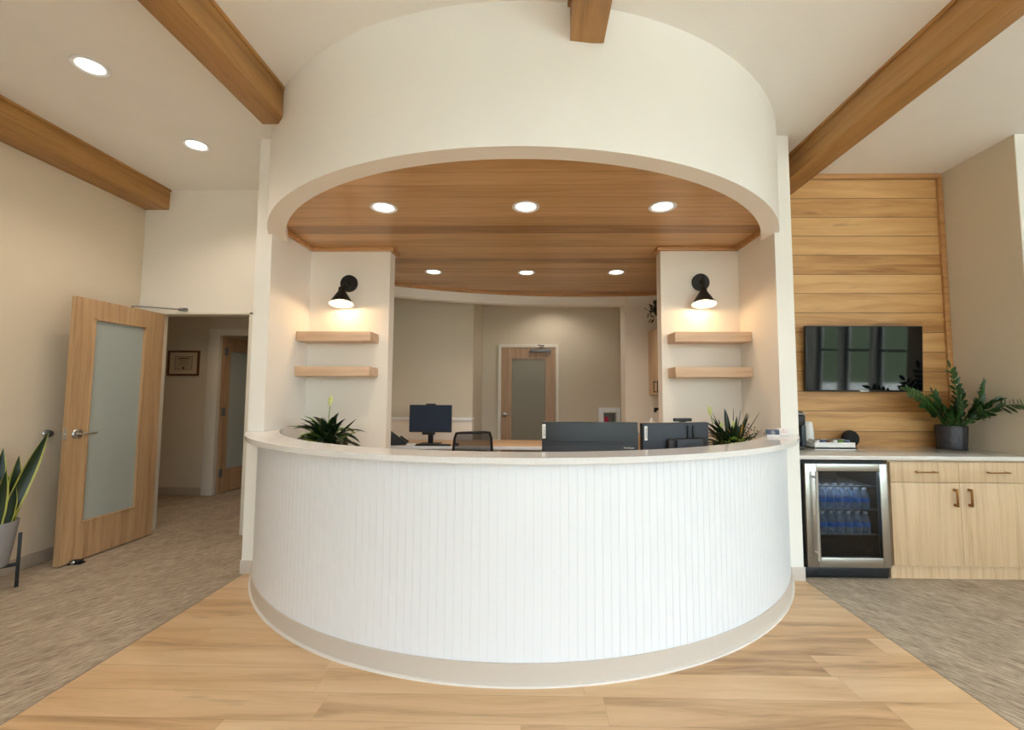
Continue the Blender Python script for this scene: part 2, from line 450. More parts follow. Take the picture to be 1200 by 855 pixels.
mb = MB(); mb.box(XL - 0.15, XL, YF, YD + 0.12, 0, ZC); struct('wall_left', mb, 'tanwall')
OX0, OX1, OZ = -3.805, -2.780, 2.160      # rough opening of the office door
mb = MB(); mb.box(XL, OX0, YD, YD + 0.12, 0, ZC); mb.box(OX0, OX1, YD, YD + 0.12, OZ, ZC); mb.box(OX1, PXL, YD, YD + 0.12, 0, ZC)
struct('wall_doorway', mb, 'wall')
mb = MB(); mb.box(PXL, IXL, YP, 8.9, 0, ZC); struct('wall_pier_left', mb, 'header')
mb = MB(); mb.box(IXR, PXR, YP, 8.9, 0, ZC); struct('wall_pier_right', mb, 'header')
mb = MB(); mb.box(IXL, NXL, YN, YN + 0.14, 0, ZC); struct('wall_niche_left', mb, 'wall')
mb = MB(); mb.box(NXR, IXR, YN, YN + 0.14, 0, ZC); struct('wall_niche_right', mb, 'wall')
mb = MB(); mb.box(PXR, XR + 0.2, YW, YW + 0.12, 0, ZC); struct('wall_back', mb, 'wwall')
mb = MB(); mb.box(XR, XR + 0.15, YR, YW, 0, ZC); mb.box(XR + 0.15, XE, YR, YR + 0.15, 0, ZC); struct('wall_right', mb, 'hall')
mb = MB(); mb.box(XR + 0.001, XE, YR - 0.006, YR, 0, ZC); struct('wall_right_return', mb, 'header')  # window light on the return is put into its whiter paint
# trim round the planked wall
mb = MB(); mb.box(PXR, XR, YW - 0.025, YW, ZC - 0.045, ZC, 0.004); mb.box(XR - 0.045, XR, YW - 0.025, YW, 0.914, ZC - 0.045, 0.004); struct('trim_2', mb, 'trimwood')
# back of house
mb = MB(); mb.box(-5.6, -4.31, 6.03, 6.09, 0, ZC); mb.box(-4.31, -3.30, 6.03, 6.09, 2.16, ZC); mb.box(-3.30, PXL, 6.03, 6.09, 0, ZC); struct('wall_hallway', mb, 'hall')
mb = MB(); mb.box(-5.6, -5.45, YD, 9.2, 0, ZC); mb.box(-5.6, XL - 0.15, YD, YD + 0.12, 0, ZC); struct('wall_hallway_left', mb, 'hall')
mb = MB(); mb.box(-5.6, PXL, YD + 0.12, 9.2, 2.62, 2.70); struct('ceiling_hallway', mb, 'ceil')
mb = MB(); mb.box(-5.6, XE + 0.2, 9.0, 9.2, 0, ZC); struct('wall_outer', mb, 'hall')
mb = MB(); mb.box(-1.2, IXR, 7.5, 7.62, 0, ZC); struct('wall_corridor', mb, 'hall')
mb = MB(); mb.box(IXL, -0.862, 6.36, 7.8, 0, ZC); struct('wall_corridor_left', mb, 'hall')
mb = MB(); mb.box(1.222, IXR, 6.07, 6.40, 0, ZC); struct('wall_reception_right', mb, 'wall')
mb = MB(); mb.box(IXL, IXR, 6.25, 7.5, 2.95, 3.05); struct('ceiling_corridor', mb, 'ceil')
# low wall with ledge behind the far desk
mb = MB(); mb.box(IXL, -0.845, 6.19, 6.36, 0, 1.0); struct('wall_low', mb, 'wall')
mb = MB(); mb.box(IXL, -0.838, 6.165, 6.36, 1.0, 1.028, 0.004); struct('trim_3', mb, 'white')

def arc_pts(cx, cy, r, xa, xb, n, sign):
    out = []
    for i in range(n + 1):
        x = xa + (xb - xa) * i / n; out.append((x, cy + sign * math.sqrt(max(0, r * r - (x - cx) ** 2))))
    return out
# white curved fascia across the back of the reception
arc = arc_pts(BCX, BCY, BCR, -2.09, IXR, 64, 1)
mb = MB(); mb.prism(arc + [(x, y + 0.14) for x, y in arc[::-1]], 2.567, ZC); struct('wall_fascia', mb, 'header')
# timber ceiling with its recess edge
ROUT, RIN = 2.2393, 2.1126
def circ_a(x=None, y=None, r=1.0, left=True):
    if y is not None: s_ = (y - CY) / r; a = math.asin(s_); return (-PI - a) if left else a
YH = 3.625
fa = [(CX + (RIN + .02) * math.cos(a), CY + (RIN + .02) * math.sin(a)) for a in
      [circ_a(y=YH, r=RIN + .02) + (circ_a(y=YH, r=RIN + .02, left=False) - circ_a(y=YH, r=RIN + .02)) * i / 80 for i in range(81)]]
poly = fa + [(IXR, YH), (IXR, YN), (NXR, YN), (NXR, YN + .14), (IXR, YN + .14)] + [(x, y) for x, y in arc[::-1]] + [(IXL, YN + .14), (NXL, YN + .14), (NXL, YN), (IXL, YN), (IXL, YH)]
mb = MB(); mb.prism(poly, ZW, ZW + 0.05); struct('ceiling_reception', mb, 'wceil', smooth=20)
# small timber cove along the ceiling edges
tr = 0.036
mb = MB()
mb.box(IXL, NXL + tr, YN - tr, YN, ZW - tr, ZW, 0.006); mb.box(IXL, IXL + tr, YH - .08, YN, ZW - tr, ZW, 0.006)
mb.box(NXR - tr, IXR, YN - tr, YN, ZW - tr, ZW, 0.006); mb.box(IXR - tr, IXR, YH - .08, YN, ZW - tr, ZW, 0.006)
mb.box(NXL, NXL + tr, YN, YN + .14 + tr, ZW - tr, ZW, 0.006); mb.box(NXR - tr, NXR, YN, YN + .14 + tr, ZW - tr, ZW, 0.006)
mb.prism([(x, y - tr) for x, y in arc] + arc[::-1], ZW - tr, ZW)
struct('trim_4', mb, 'trimwood')
# round header above the counter
mb = MB(); a0 = circ_a(y=YH, r=ROUT); a1 = circ_a(y=YH, r=ROUT, left=False)
mb.arc_ring((CX, CY), RIN, ROUT, a0, a1, 2.6306, ZC, 120)
struct('wall_header', mb, 'header')

# baseboards
def baseb(name, segs, mat='base'):
    mb = MB()
    for x0, x1, y0, y1 in segs:
        mb.box(x0, x1, y0, y1, 0.0, 0.10, 0.002)
    struct(name, mb, mat)
baseb('baseboard_left', [(XL, XL + 0.008, YF, YD)], 'basedark')
baseb('baseboard_doorway', [(XL + .008, OX0 - 0.02, YD - 0.008, YD), (OX1 + .02, PXL, YD - .008, YD)])
baseb('baseboard_pier_left', [(PXL - .008, IXL + 0.02, YP - 0.008, YP), (PXL - .008, PXL, YP, YD)])
baseb('baseboard_pier_right', [(IXR - 0.02, PXR + .008, YP - 0.008, YP)])
baseb('baseboard_hallway', [(-5.45, -4.41, 6.022, 6.03)], 'basedark')

# ------------------------------------------------------------------ windows, front and right outside walls
def wall_with_windows(axis, pos, thick, lo, hi, wins, z0, z1, name):
    mb = MB()
    def put(a, b, c, d):
        if axis == 'Y': mb.box(a, b, pos - thick, pos, c, d)
        else: mb.box(pos, pos + thick, a, b, c, d)
    x = lo
    for a, b in wins:
        put(x, a, 0, ZC); put(a, b, 0, z0); put(a, b, z1, ZC); x = b
    put(x, hi, 0, ZC)
    return struct(name, mb, 'wall')
FW = [(-1.3, 0.7), (1.3, 3.3), (3.9, 5.9)]; FZ = (0.35, 3.25)  # unseen front windows, sized and set to light counter, header and ceiling
RW = [(-2.02, -1.24), (-1.16, -0.38), (-0.28, 0.46)]; RZ = (0.70, 2.75)
wall_with_windows('Y', YF, 0.2, -4.1, XE + 0.2, FW, FZ[0], FZ[1], 'wall_front')
wall_with_windows('X', XE, 0.2, YF, YR, RW, RZ[0], RZ[1], 'wall_outside_right')
wn = 1
for kind, wins, (z0, z1) in (('Y', FW, FZ), ('X', RW, RZ)):
    for a, b in wins:
        mb = MB(); t = 0.045
        def bar(p0, p1, q0, q1):
            if kind == 'Y': mb.box(p0, p1, YF - 0.13, YF - 0.07, q0, q1, 0.003)
            else: mb.box(XE + 0.07, XE + 0.13, p0, p1, q0, q1, 0.003)
        bar(a, a + t, z0, z1); bar(b - t, b, z0, z1); bar(a, b, z0, z0 + t); bar(a, b, z1 - t, z1); zt_ = 1.98 if kind == 'Y' else 1.70; bar(a, b, zt_, zt_ + t)
        if kind == 'Y': bar((a + b) / 2 - t / 2, (a + b) / 2 + t / 2, z0, z1)
        fr = mb.build('window_%d' % wn, 'mullion'); fr['kind'] = 'structure'
        mb = MB()
        if kind == 'Y': mb.box(a + .02, b - .02, YF - 0.103, YF - 0.097, z0 + .02, z1 - .02)
        else: mb.box(XE + 0.097, XE + 0.103, a + .02, b - .02, z0 + .02, z1 - .02)
        mb.build('window_pane', 'glass', fr)
        c = (a + b) / 2; zc = (z0 + z1) / 2
        if kind == 'Y': light('AREA', 'daylight_portal', 1, (1, 1, 1), None, (c, YF - 0.21, zc), (PI / 2, 0, 0), shape='RECTANGLE', size=b - a, size_y=z1 - z0)
        else: light('AREA', 'daylight_portal', 1, (1, 1, 1), None, (XE + 0.21, c, zc), (PI / 2, 0, PI / 2), shape='RECTANGLE', size=b - a, size_y=z1 - z0)
        wn += 1
for l in bpy.data.lights:
    if l.name.startswith('daylight_portal'): l.cycles.is_portal = True
# lawn rising beyond the glass, a paved path at right, front concrete widened to bounce daylight in
mb = MB()
mb.grid([[(-30, y, z), (40, y, z)] for y, z in ((-3.55, -0.15), (-14.9, -0.1), (-18, 0.5), (-26, 3.6), (-34, 4.2))])
mb.grid([[(XE + 0.25, y, -0.15), (10, y, -0.12), (15, y, 0.6), (24, y, 3.2), (32, y, 4.0)] for y in (-3.55, 5, 14)])
struct('ground_lawn', mb, 'lawn')
mb = MB(); mb.box(-30, 40, -15.0, -3.52, -0.3, -0.06); mb.box(XE + 0.22, XE + 3.6, -3.5, 14, -0.3, -0.05); struct('path_and_bounce_apron', mb, 'concrete')

# ------------------------------------------------------------------ ceiling beams
def beam(x0, x1, y1, label, capl=True, capr=True, y0=YF):
    r = thing('ceiling_beam', label, 'beam', (0, 0, 0)); r['kind'] = 'structure'
    mb = MB(); mb.box(x0, x1, y0, y1, 3.208, ZC, 0.003); mb.build('beam_casing', 'beam', r)
    mb = MB()
    if capl: mb.box(x0 - 0.014, x0, y0, y1, ZC - 0.022, ZC, 0.003)
    if capr: mb.box(x1, x1 + 0.014, y0, y1, ZC - 0.022, ZC, 0.003)
    mb.build('beam_moulding', 'beam', r)
    return r
beam(XL, -3.705, YD, 'oak beam lying along the top of the left wall', False, True)
beam(-1.872, -1.690, 2.955, 'oak ceiling beam meeting the curved header above the open door side')
beam(0.182, 0.360, 2.262, 'short-looking oak ceiling beam meeting the middle of the curved header')
beam(2.170, 2.362, YW - 0.025, 'oak ceiling beam running to the plank wall above the television')

# ------------------------------------------------------------------ recessed lights
def make_can(label, loc, group, energy, spot=2.4, col=(1.0, 0.87, 0.72)):
    r = thing('ceiling_light', label, 'ceiling light', loc, 0, group)
    mb = MB(); mb.lathe([(0.074, 0.0), (0.098, -0.0015), (0.100, -0.006), (0.094, -0.010), (0.078, -0.007), (0.070, -0.002), (0.074, 0.0)], n=36); mb.build('trim_ring', 'white', r)
    mb = MB(); mb.lathe([(0.0005, -0.0042), (0.050, -0.0044), (0.0725, -0.0030)], n=36); mb.build('lamp_lens', 'lens', r)
    light('SPOT', 'lamp_light', energy, col, r, (0, 0, -0.03), (0, 0, 0), spot_size=spot, spot_blend=0.6, shadow_soft_size=0.06)
    return r
make_can('recessed ceiling light nearest the camera above the carpet by the left wall', (-2.80, 2.66, ZC), 'recessed lights in the white ceiling', CAN_E)
make_can('recessed ceiling light in the white ceiling in front of the doorway', (-2.81, 3.57, ZC), 'recessed lights in the white ceiling', CAN_E)
gl = 'recessed lights in the timber ceiling'
for x, y, lab in ((-1.10, 3.19, 'front-row timber ceiling light above the left shelves'), (-0.065, 3.185, 'front-row timber ceiling light in the middle'),
                  (0.92, 3.19, 'front-row timber ceiling light above the right shelves'), (-1.128, 4.945, 'back-row timber ceiling light beside the left niche wall'),
                  (-0.09, 4.98, 'back-row timber ceiling light in the middle above the back desk'), (0.908, 4.965, 'back-row timber ceiling light beside the right niche wall')):
    make_can(lab, (x, y, ZW), gl, CAN_E * 0.75)
for x, y in ((-2.81, 1.74), (-2.81, .83), (-2.81, -.6), (3.3, 1.6), (3.3, .2), (.95, -1.0), (-.6, -1.0)):  # unseen lamps added to brighten the room and ceiling
    make_can('added recessed fill light behind the camera', (x, y, ZC), 'added fill lights behind the camera', CAN_E * (.25 if x < -2 else .8))
# unseen lamps added to brighten the hallway, corridor and room beyond
make_can('added recessed hallway light behind the open door', (-3.6, 5.2, 2.62), 'added lights in the back rooms', 13.0, 2.4, (1.0, .62, .30))
make_can('added recessed corridor light before the far door', (0.3, 6.9, 2.95), 'added lights in the back rooms', 22.0, 2.6, (1.0, .90, .78))
make_can('added recessed light in the room behind the hallway door', (-3.6, 7.6, 2.62), 'added lights in the back rooms', 20.0)

# ------------------------------------------------------------------ reception counter
cn = thing('reception_counter', 'large curved white beadboard reception counter with speckled quartz top', 'reception counter', (CX, CY, 0))
RB = 2.236
a0 = circ_a(y=YP - 0.005, r=RB); a1 = circ_a(y=YP - 0.005, r=RB, left=False)
nb = int(round((a1 - a0) * RB / 0.0425)); da = (a1 - a0) / nb; g = 0.0014 / RB
prof = []
for i in range(nb):
    s_ = a0 + i * da
    prof += [(s_, RB - 0.0028), (s_ + g * 0.85, RB - 0.0028), (s_ + g, RB), (s_ + da * 0.5, RB), (s_ + da - g, RB), (s_ + da - g * 0.85, RB - 0.0028)]
prof.append((a1, RB - 0.0028))
mb = MB()
ai0 = circ_a(y=YP - 0.005, r=RB - .12); ai1 = circ_a(y=YP - 0.005, r=RB - .12, left=False)
rows = []
for a, r in prof:
    b = ai0 + (ai1 - ai0) * (a - a0) / (a1 - a0)
    rows.append([(r * math.cos(a), r * math.sin(a), 0.09), (r * math.cos(a), r * math.sin(a), 1.0425), ((RB - .12) * math.cos(b), (RB - .12) * math.sin(b), 1.0425), ((RB - .12) * math.cos(b), (RB - .12) * math.sin(b), 0.09)])
V = mb.grid(rows, True); mb.bm.faces.new(V[0][::-1]); mb.bm.faces.new(V[-1])
mb.build('beadboard_front', 'white', cn, 6)
mb = MB(); mb.arc_ring((0, 0), RB - 0.02, RB + 0.008, a0 + .008, a1 - .008, 0.0, 0.105, 140); mb.build('base_trim', 'base', cn)
mb = MB(); mb.arc_ring((0, 0), RB, RB + 0.020, a0 + .010, a1 - .010, 0.0, 0.010, 140); mb.build('base_lip', 'baseline', cn)
# quartz top
RT, RTI = 2.3207, 2.0995
b0 = circ_a(y=YP - 0.006, r=RT); b1 = circ_a(y=YP - 0.006, r=RT, left=False)
out = [(RT * math.cos(b0 + (b1 - b0) * i / 140), RT * math.sin(b0 + (b1 - b0) * i / 140)) for i in range(141)]
yi_l = -math.sqrt(RTI ** 2 - (IXL + .007 - CX) ** 2); yi_r = -math.sqrt(RTI ** 2 - (IXR - .007 - CX) ** 2)
c0 = math.atan2(yi_l, IXL + .007 - CX); c1 = math.atan2(yi_r, IXR - .007 - CX)
inn = [(RTI * math.cos(c0 + (c1 - c0) * i / 120), RTI * math.sin(c0 + (c1 - c0) * i / 120)) for i in range(121)]
poly = out + [(IXR - .007 - CX, YP - .006 - CY)] + inn[::-1] + [(IXL + .007 - CX, YP - .006 - CY)]
mb = MB(); mb.prism(poly, 1.0425, 1.0724)
be = [e for e in mb.bm.edges if abs(e.verts[0].co.z - e.verts[1].co.z) < 1e-6]
bmesh.ops.bevel(mb.bm, geom=be, offset=0.0025, segments=2, affect='EDGES')
mb.build('quartz_top', 'quartz', cn, 40)
for ang in (c0 + (c1 - c0) * 0.165, c0 + (c1 - c0) * 0.872):
    mb = MB(); q = Matrix.Rotation(ang, 4, 'Z'); mb.box(RTI + 0.004, RT - 0.004, -0.0012, 0.0012, 1.07, 1.0727, mat=q); mb.build('quartz_seam', 'joint', cn)

# staff worktop inside the counter
wk = thing('staff_worktop', 'curved oak staff worktop hidden behind the reception counter', 'worktop', (CX, CY, 0))
RW1 = RB - 0.125; lim = 0.004
RW1 -= .01; d0, d1 = circ_a(y=3.60, r=RW1), circ_a(y=3.60, r=RW1, left=False)
o2 = [(RW1 * math.cos(d0 + (d1 - d0) * i / 90), RW1 * math.sin(d0 + (d1 - d0) * i / 90)) for i in range(91)]
o2 = [p for p in o2 if IXL + lim < p[0] + CX < IXR - lim]
i2 = [(1.30 * math.cos(PI + PI * i / 40), 1.30 * math.sin(PI + PI * i / 40)) for i in range(41)]
poly = o2 + [(IXR - lim - CX, YN - .004 - CY), (i2[-1][0], YN - .004 - CY)] + [p for p in i2[::-1] if p[1] + CY < YN - .02] + [(i2[0][0], YN - .004 - CY), (IXL + lim - CX, YN - .004 - CY)]
mb = MB(); mb.prism(poly, 0.71, 0.74); mb.build('worktop_surface', 'deskwood', wk)
for x, y in ((-1.72, -0.5), (1.72, -0.5), (-0.9, -1.55), (0.9, -1.55)):
    mb = MB(); mb.box(x - .02, x + .02, y - .25, y + .05, 0, 0.71); mb.build('support_panel', 'white', wk)

# far desk
fd = thing('desk', 'long pale oak desk with white edge at the back of the reception', 'desk', (0, 0, 0))
mb = MB(); mb.box(-2.08, 1.20, 5.40, 6.155, 0.715, 0.74, 0.002); mb.build('desktop', 'deskwood', fd)
mb = MB(); mb.box(-2.08, 1.20, 5.375, 5.40, 0.705, 0.742, 0.003); mb.build('desk_edge', 'white', fd)
for x in (-2.06, -0.55, 1.17):
    mb = MB(); mb.box(x - .015, x + .015, 5.45, 6.14, 0, 0.715); mb.build('side_panel', 'white', fd)

# ------------------------------------------------------------------ floating shelves and sconces
def shelf(x0, x1, z0, z1, label, sl):
    r = thing('floating_shelf', label, 'shelf', ((x0 + x1) / 2, YN, z0), 0, 'floating shelves in the niches')
    w2 = (x1 - x0) / 2
    mb = MB(); mb.box(-w2, w2, -0.222, -0.001, 0, z1 - z0, 0.0025); mb.build('shelf_board', 'shelf', r)
shelf(IXL + .001, -1.432, 1.822, 1.905, 'upper oak floating shelf in the left niche below the black sconce', 1)
shelf(IXL + .001, -1.432, 1.515, 1.597, 'lower oak floating shelf in the left niche above the peace lily', 1)
shelf(1.213, IXR - .001, 1.822, 1.908, 'upper oak floating shelf in the right niche below the black sconce', -1)
shelf(1.213, IXR - .001, 1.517, 1.604, 'lower oak floating shelf in the right niche above the spiky plant', -1)

def sconce(px, pz, cx_, cy_, ct, label):
    """px,pz plate centre; cone mouth centre (cx_,cy_) z=2.165; ct = neck point"""
    r = thing('wall_sconce', label, 'wall lamp', (px, YN, pz), 0, 'black cone sconces')
    rot = Matrix.Rotation(PI / 2, 3, 'X')
    mb = MB(); mb.lathe([(0.001, 0.0), (0.078, 0.0), (0.080, 0.004), (0.080, 0.018), (0.076, 0.022), (0.030, 0.023), (0.001, 0.024)], (0, 0, 0), 40, 0, rot); mb.build('wall_plate', 'black', r)
    mouth = Vector((cx_ - px, cy_ - YN, 2.165 - pz)); neck = Vector((ct[0] - px, ct[1] - YN, ct[2] - pz))
    mb = MB(); mb.cyl((0, -0.02, 0), (0, -0.075, 0.0), 0.014); mb.tube([(0, -0.07, 0.004), (neck.x * .5, (neck.y - .07) / 2, neck.z * .45), neck + (neck - mouth).normalized() * 0.02], 0.013, 12)
    mb.box(-0.012, 0.012, -0.085, -0.06, -0.035, 0.035, 0.005); mb.build('arm', 'black', r)
    d = (mouth - neck); L = d.length; q = d.to_track_quat('Z', 'Y').to_matrix()
    mb = MB(); mb.lathe([(0.001, -0.035), (0.028, -0.035), (0.030, -0.03), (0.030, 0.0), (0.104, L), (0.1035, L + .001), (0.101, L), (0.027, 0.003), (0.001, 0.003)], neck, 40, 0, q, mif=lambda i, j: 1 if i >= 5 else 0)
    mb.build('cone_shade', ['black', 'coneinside'], r)
    bp = neck + d * 0.62
    mb = MB(); mb.ball(bp, 0.030, 0.030, 0.036, 16, 10, 0); mb.build('bulb', 'bulb', r)
    light('POINT', 'bulb_light', SCONCE_E, (1.0, 0.66, 0.34), r, neck + d * 0.93, shadow_soft_size=0.03)
sconce(-1.722, 2.380, -1.735, 3.985, (-1.744, 4.008, 2.285), 'black cone wall sconce above the shelves in the left niche')
sconce(1.520, 2.392, 1.500, 3.985, (1.506, 4.008, 2.285), 'black cone wall sconce above the shelves in the right niche')

# ------------------------------------------------------------------ doors
def lever(parent, loc, sx, axis='X', mat='chrome', run=(0, 1)):
    """rosette on a face whose outward normal is sx*axis; lever runs along run*Y or X"""
    mb = MB(); n = Vector((sx, 0, 0)) if axis == 'X' else Vector((0, sx, 0)); t = Vector((0, run[1], 0)) if axis == 'X' else Vector((run[1], 0, 0))
    p = Vector(loc); q = n.to_track_quat('Z', 'Y').to_matrix()
    mb.lathe([(0.001, 0), (0.042, 0), (0.042, 0.006), (0.036, 0.014), (0.018, 0.018), (0.013, 0.02), (0.012, 0.055), (0.001, 0.056)], p, 28, 0, q)
    a = p + n * 0.05
    mb.tube([a, a + t * 0.02 + n * .003, a + t * 0.07 + n * .002, a + t * 0.125 - n * .004], lambda s: 0.0105 - 0.003 * s, 10)
    mb.build('lever_handle', mat, parent)

# office door, standing open
d1_ = thing('door_1', 'open oak door with tall frosted glass pane, folded back beside the left wall', 'door', (0, 0, 0)); d1_['kind'] = 'structure'
fx0, fx1 = -3.712, -3.667; ya, yb = 3.535, 4.378; ga, gb_ = 3.683, 4.185; gz0, gz1 = 0.30, 1.985
ROT = Matrix.Translation((-3.667, 4.378, 0)) @ Matrix.Rotation(math.radians(-1.2), 4, 'Z') @ Matrix.Translation((3.667, -4.378, 0))
mb = MB()
for a, b, c, d in ((ya, ga, 0.012, 2.138), (gb_, yb, 0.012, 2.138), (ga, gb_, 0.012, gz0), (ga, gb_, gz1, 2.138)): mb.box(fx0, fx1, a, b, c, d)
bmesh.ops.remove_doubles(mb.bm, verts=mb.bm.verts[:], dist=1e-5)
mb.build('door_leaf', 'doorY', d1_)
mb = MB()
for a, b, c, d in ((ga, ga + .016, gz0, gz1), (gb_ - .016, gb_, gz0, gz1), (ga, gb_, gz0, gz0 + .016), (ga, gb_, gz1 - .016, gz1)): mb.box(fx0 - .004, fx1 + .005, a, b, c, d, 0.002)
mb.build('glazing_bead', 'doorY', d1_)
mb = MB(); mb.box(-3.693, -3.686, ga + .005, gb_ - .005, gz0 + .005, gz1 - .005); mb.build('glass_panel', 'frost', d1_)
lever(d1_, (fx1, 3.605, 1.030), 1); lever(d1_, (fx0, 3.605, 1.030), -1)
mb = MB(); mb.box(-3.703, -3.676, ya - 0.002, ya + .002, 0.985, 1.075, 0.0008); mb.box(-3.697, -3.683, ya - 0.012, ya, 1.015, 1.045, 0.002); mb.build('latch_plate', 'chrome', d1_)
mb = MB(); mb.box(-3.765, fx0, 3.98, 4.26, 2.065, 2.125, 0.005)
mb.tube([(-3.738, 4.10, 2.135), (-3.738, 4.10, 2.168)], 0.010, 10)
mb.tube([(-3.738, 4.10, 2.166), (-3.66, 4.20, 2.175)], 0.007, 8); mb.tube([(-3.66, 4.20, 2.175), (-3.49, 4.385, 2.185)], 0.007, 8)
mb.box(-3.53, -3.45, 4.372, 4.399, 2.172, 2.200, 0.003); mb.build('door_closer', 'midgrey', d1_)
for ch in d1_.children: ch.matrix_local = ROT
# its frame
fr = MB()
for a, b, c, d in ((OX0, OX0 + .047, 0, OZ), (OX1 - .047, OX1, 0, OZ), (OX0, OX1, OZ - .022, OZ)): fr.box(a, b, YD - 0.012, YD + 0.132, c, d, 0.003)
struct('trim_5', fr, 'trimwhite')

# hallway door beyond, partly open
d2 = thing('door_2', 'half open oak door with frosted pane seen through the doorway', 'door', (-4.236, 6.07, 0), 0); d2['kind'] = 'structure'
hd = math.atan2(6.654 - 6.187, 0.075 + 0.02)
d2.rotation_euler = (0, 0, math.radians(84))
mb = MB()
for a, b, c, d in ((0, .10, .012, 2.12), (.72, .86, .012, 2.12), (.10, .72, .012, .32), (.10, .72, 1.93, 2.12)): mb.box(a, b, -.0225, .0225, c, d)
bmesh.ops.remove_doubles(mb.bm, verts=mb.bm.verts[:], dist=1e-5)
mb.build('door_leaf', 'doorX', d2)
mb = MB(); mb.box(.102, .718, -.004, .004, .322, 1.928); mb.build('glass_panel', 'frost', d2)
for z in (0.28, 1.1, 1.92):
    mb = MB(); mb.box(-.006, .05, -.027, -.0226, z - .055, z + .055, .001); mb.cyl((-.008, -.028, z - .055), (-.008, -.028, z + .055), .009, n=10); mb.build('hinge', 'midgrey', d2)
lever(d2, (.80, -.0225, 1.02), -1, 'Y', run=(0, -1))
fr = MB()
for a, b, c, d in ((-4.41, -4.262, 0, 2.22), (-3.35, -3.25, 0, 2.22), (-4.262, -3.35, 2.13, 2.22)): fr.box(a, b, 6.005, 6.10, c, d, 0.004)
struct('trim_6', fr, 'trimwhite')

# corridor door at the back
d3 = thing('door_3', 'closed oak door with frosted pane in the far corridor wall', 'door', (0, 7.5, 0)); d3['kind'] = 'structure'
mb = MB()
for a, b, c, d in ((-.545, -.37, .012, 2.118), (.184, .352, .012, 2.118), (-.37, .184, .012, .25), (-.37, .184, 1.935, 2.118)): mb.box(a, b, -.03, -.002, c, d)
bmesh.ops.remove_doubles(mb.bm, verts=mb.bm.verts[:], dist=1e-5)
mb.build('door_leaf', 'doorX', d3)
mb = MB(); mb.box(-.372, .186, -.018, -.010, .248, 1.937); mb.build('glass_panel', 'frost2', d3)
lever(d3, (-.49, -.03, 1.015), -1, 'Y', run=(0, 1))
mb = MB(); mb.box(-.07, .275, -.085, -.03, 2.045, 2.095, 0.006); mb.tube([(.10, -.06, 2.10), (.10, -.06, 2.125), (.16, -.2, 2.14), (.06, -.02, 2.17)], 0.008, 8); mb.build('door_closer', 'midgrey', d3)
fr = MB()
for a, b, c, d in ((-.60, -.548, 0, 2.175), (.355, .407, 0, 2.175), (-.548, .355, 2.122, 2.175)): fr.box(a, b, 7.46, 7.5, c, d, 0.003)
struct('trim_7', fr, 'trimwhite')

# ------------------------------------------------------------------ left wall bits
t = thing('wall_bumper', 'round brushed nickel door bumper on the left wall', 'bumper', (XL, 3.615, 1.030))
q = Vector((1, 0, 0)).to_track_quat('Z', 'Y').to_matrix()
mb = MB(); mb.lathe([(0.001, 0), (0.030, 0), (0.031, .006), (0.022, .012), (0.020, .016), (0.024, .018)], (0, 0, 0), 28, 0, q); mb.build('bumper_base', 'chrome', t)
mb = MB(); mb.lathe([(0.026, .016), (0.030, .024), (0.026, .036), (0.012, .042), (0.001, .043)], (0, 0, 0), 28, 0, q, True); mb.build('bumper_tip', 'midgrey', t)
t = thing('door_stop', 'small black floor door stop under the open door', 'door stop', (-3.645, 3.64, 0), 0.2)
mb = MB(); mb.prism([(-.045, -.03), (.045, -.025), (.045, .025), (-.045, .03)], 0, .012); mb.box(-.04, .035, -.024, .024, .012, .03, .008); mb.build('stop_body', 'blackplastic', t)
mb = MB(); mb.lathe([(.014, -.002), (.016, .004), (.010, .009), (.001, .010)], (-.01, -.026, .018), 16, 0, Vector((0, -1, 0)).to_track_quat('Z', 'Y').to_matrix()); mb.build('stop_cap', 'chrome', t)

t = thing('diploma', 'framed certificate with cream mat hanging on the hallway wall', 'picture', (-4.745, 6.03, 1.755))
mb = MB()
for a, b, c, d in ((-.215, .215, .145, .17), (-.215, .215, -.17, -.145), (-.215, -.19, -.145, .145), (.19, .215, -.145, .145)): mb.box(a, b, -.022, -.001, c, d, .003)
mb.build('frame', 'framewood', t)
mb = MB(); mb.box(-.19, .19, -.012, -.002, -.145, .145); mb.build('mat_board', 'mat', t)
mb = MB(); mb.box(-.125, .125, -.0135, -.012, -.10, .10); mb.build('certificate', 'print', t)
mb = MB()
for a, b, c, d in ((-.118, .118, .088, .092), (-.118, .118, -.092, -.088), (-.118, -.114, -.09, .09), (.114, .118, -.09, .09), (-.075, .075, .055, .072), (-.05, .05, .030, .036), (-.075, .075, .012, .016), (-.06, .06, -.006, -.002), (-.07, .07, -.026, -.022), (-.10, -.04, -.072, -.069), (.04, .10, -.072, -.069)): mb.box(a, b, -.0142, -.0135, c, d)
mb.lathe([(.001, 0), (.018, 0), (.018, .001), (.001, .0012)], (0, -.0135, -.066), 20, 0, Vector((0, -1, 0)).to_track_quat('Z', 'Y').to_matrix()); mb.build('print_marks', 'ink', t)

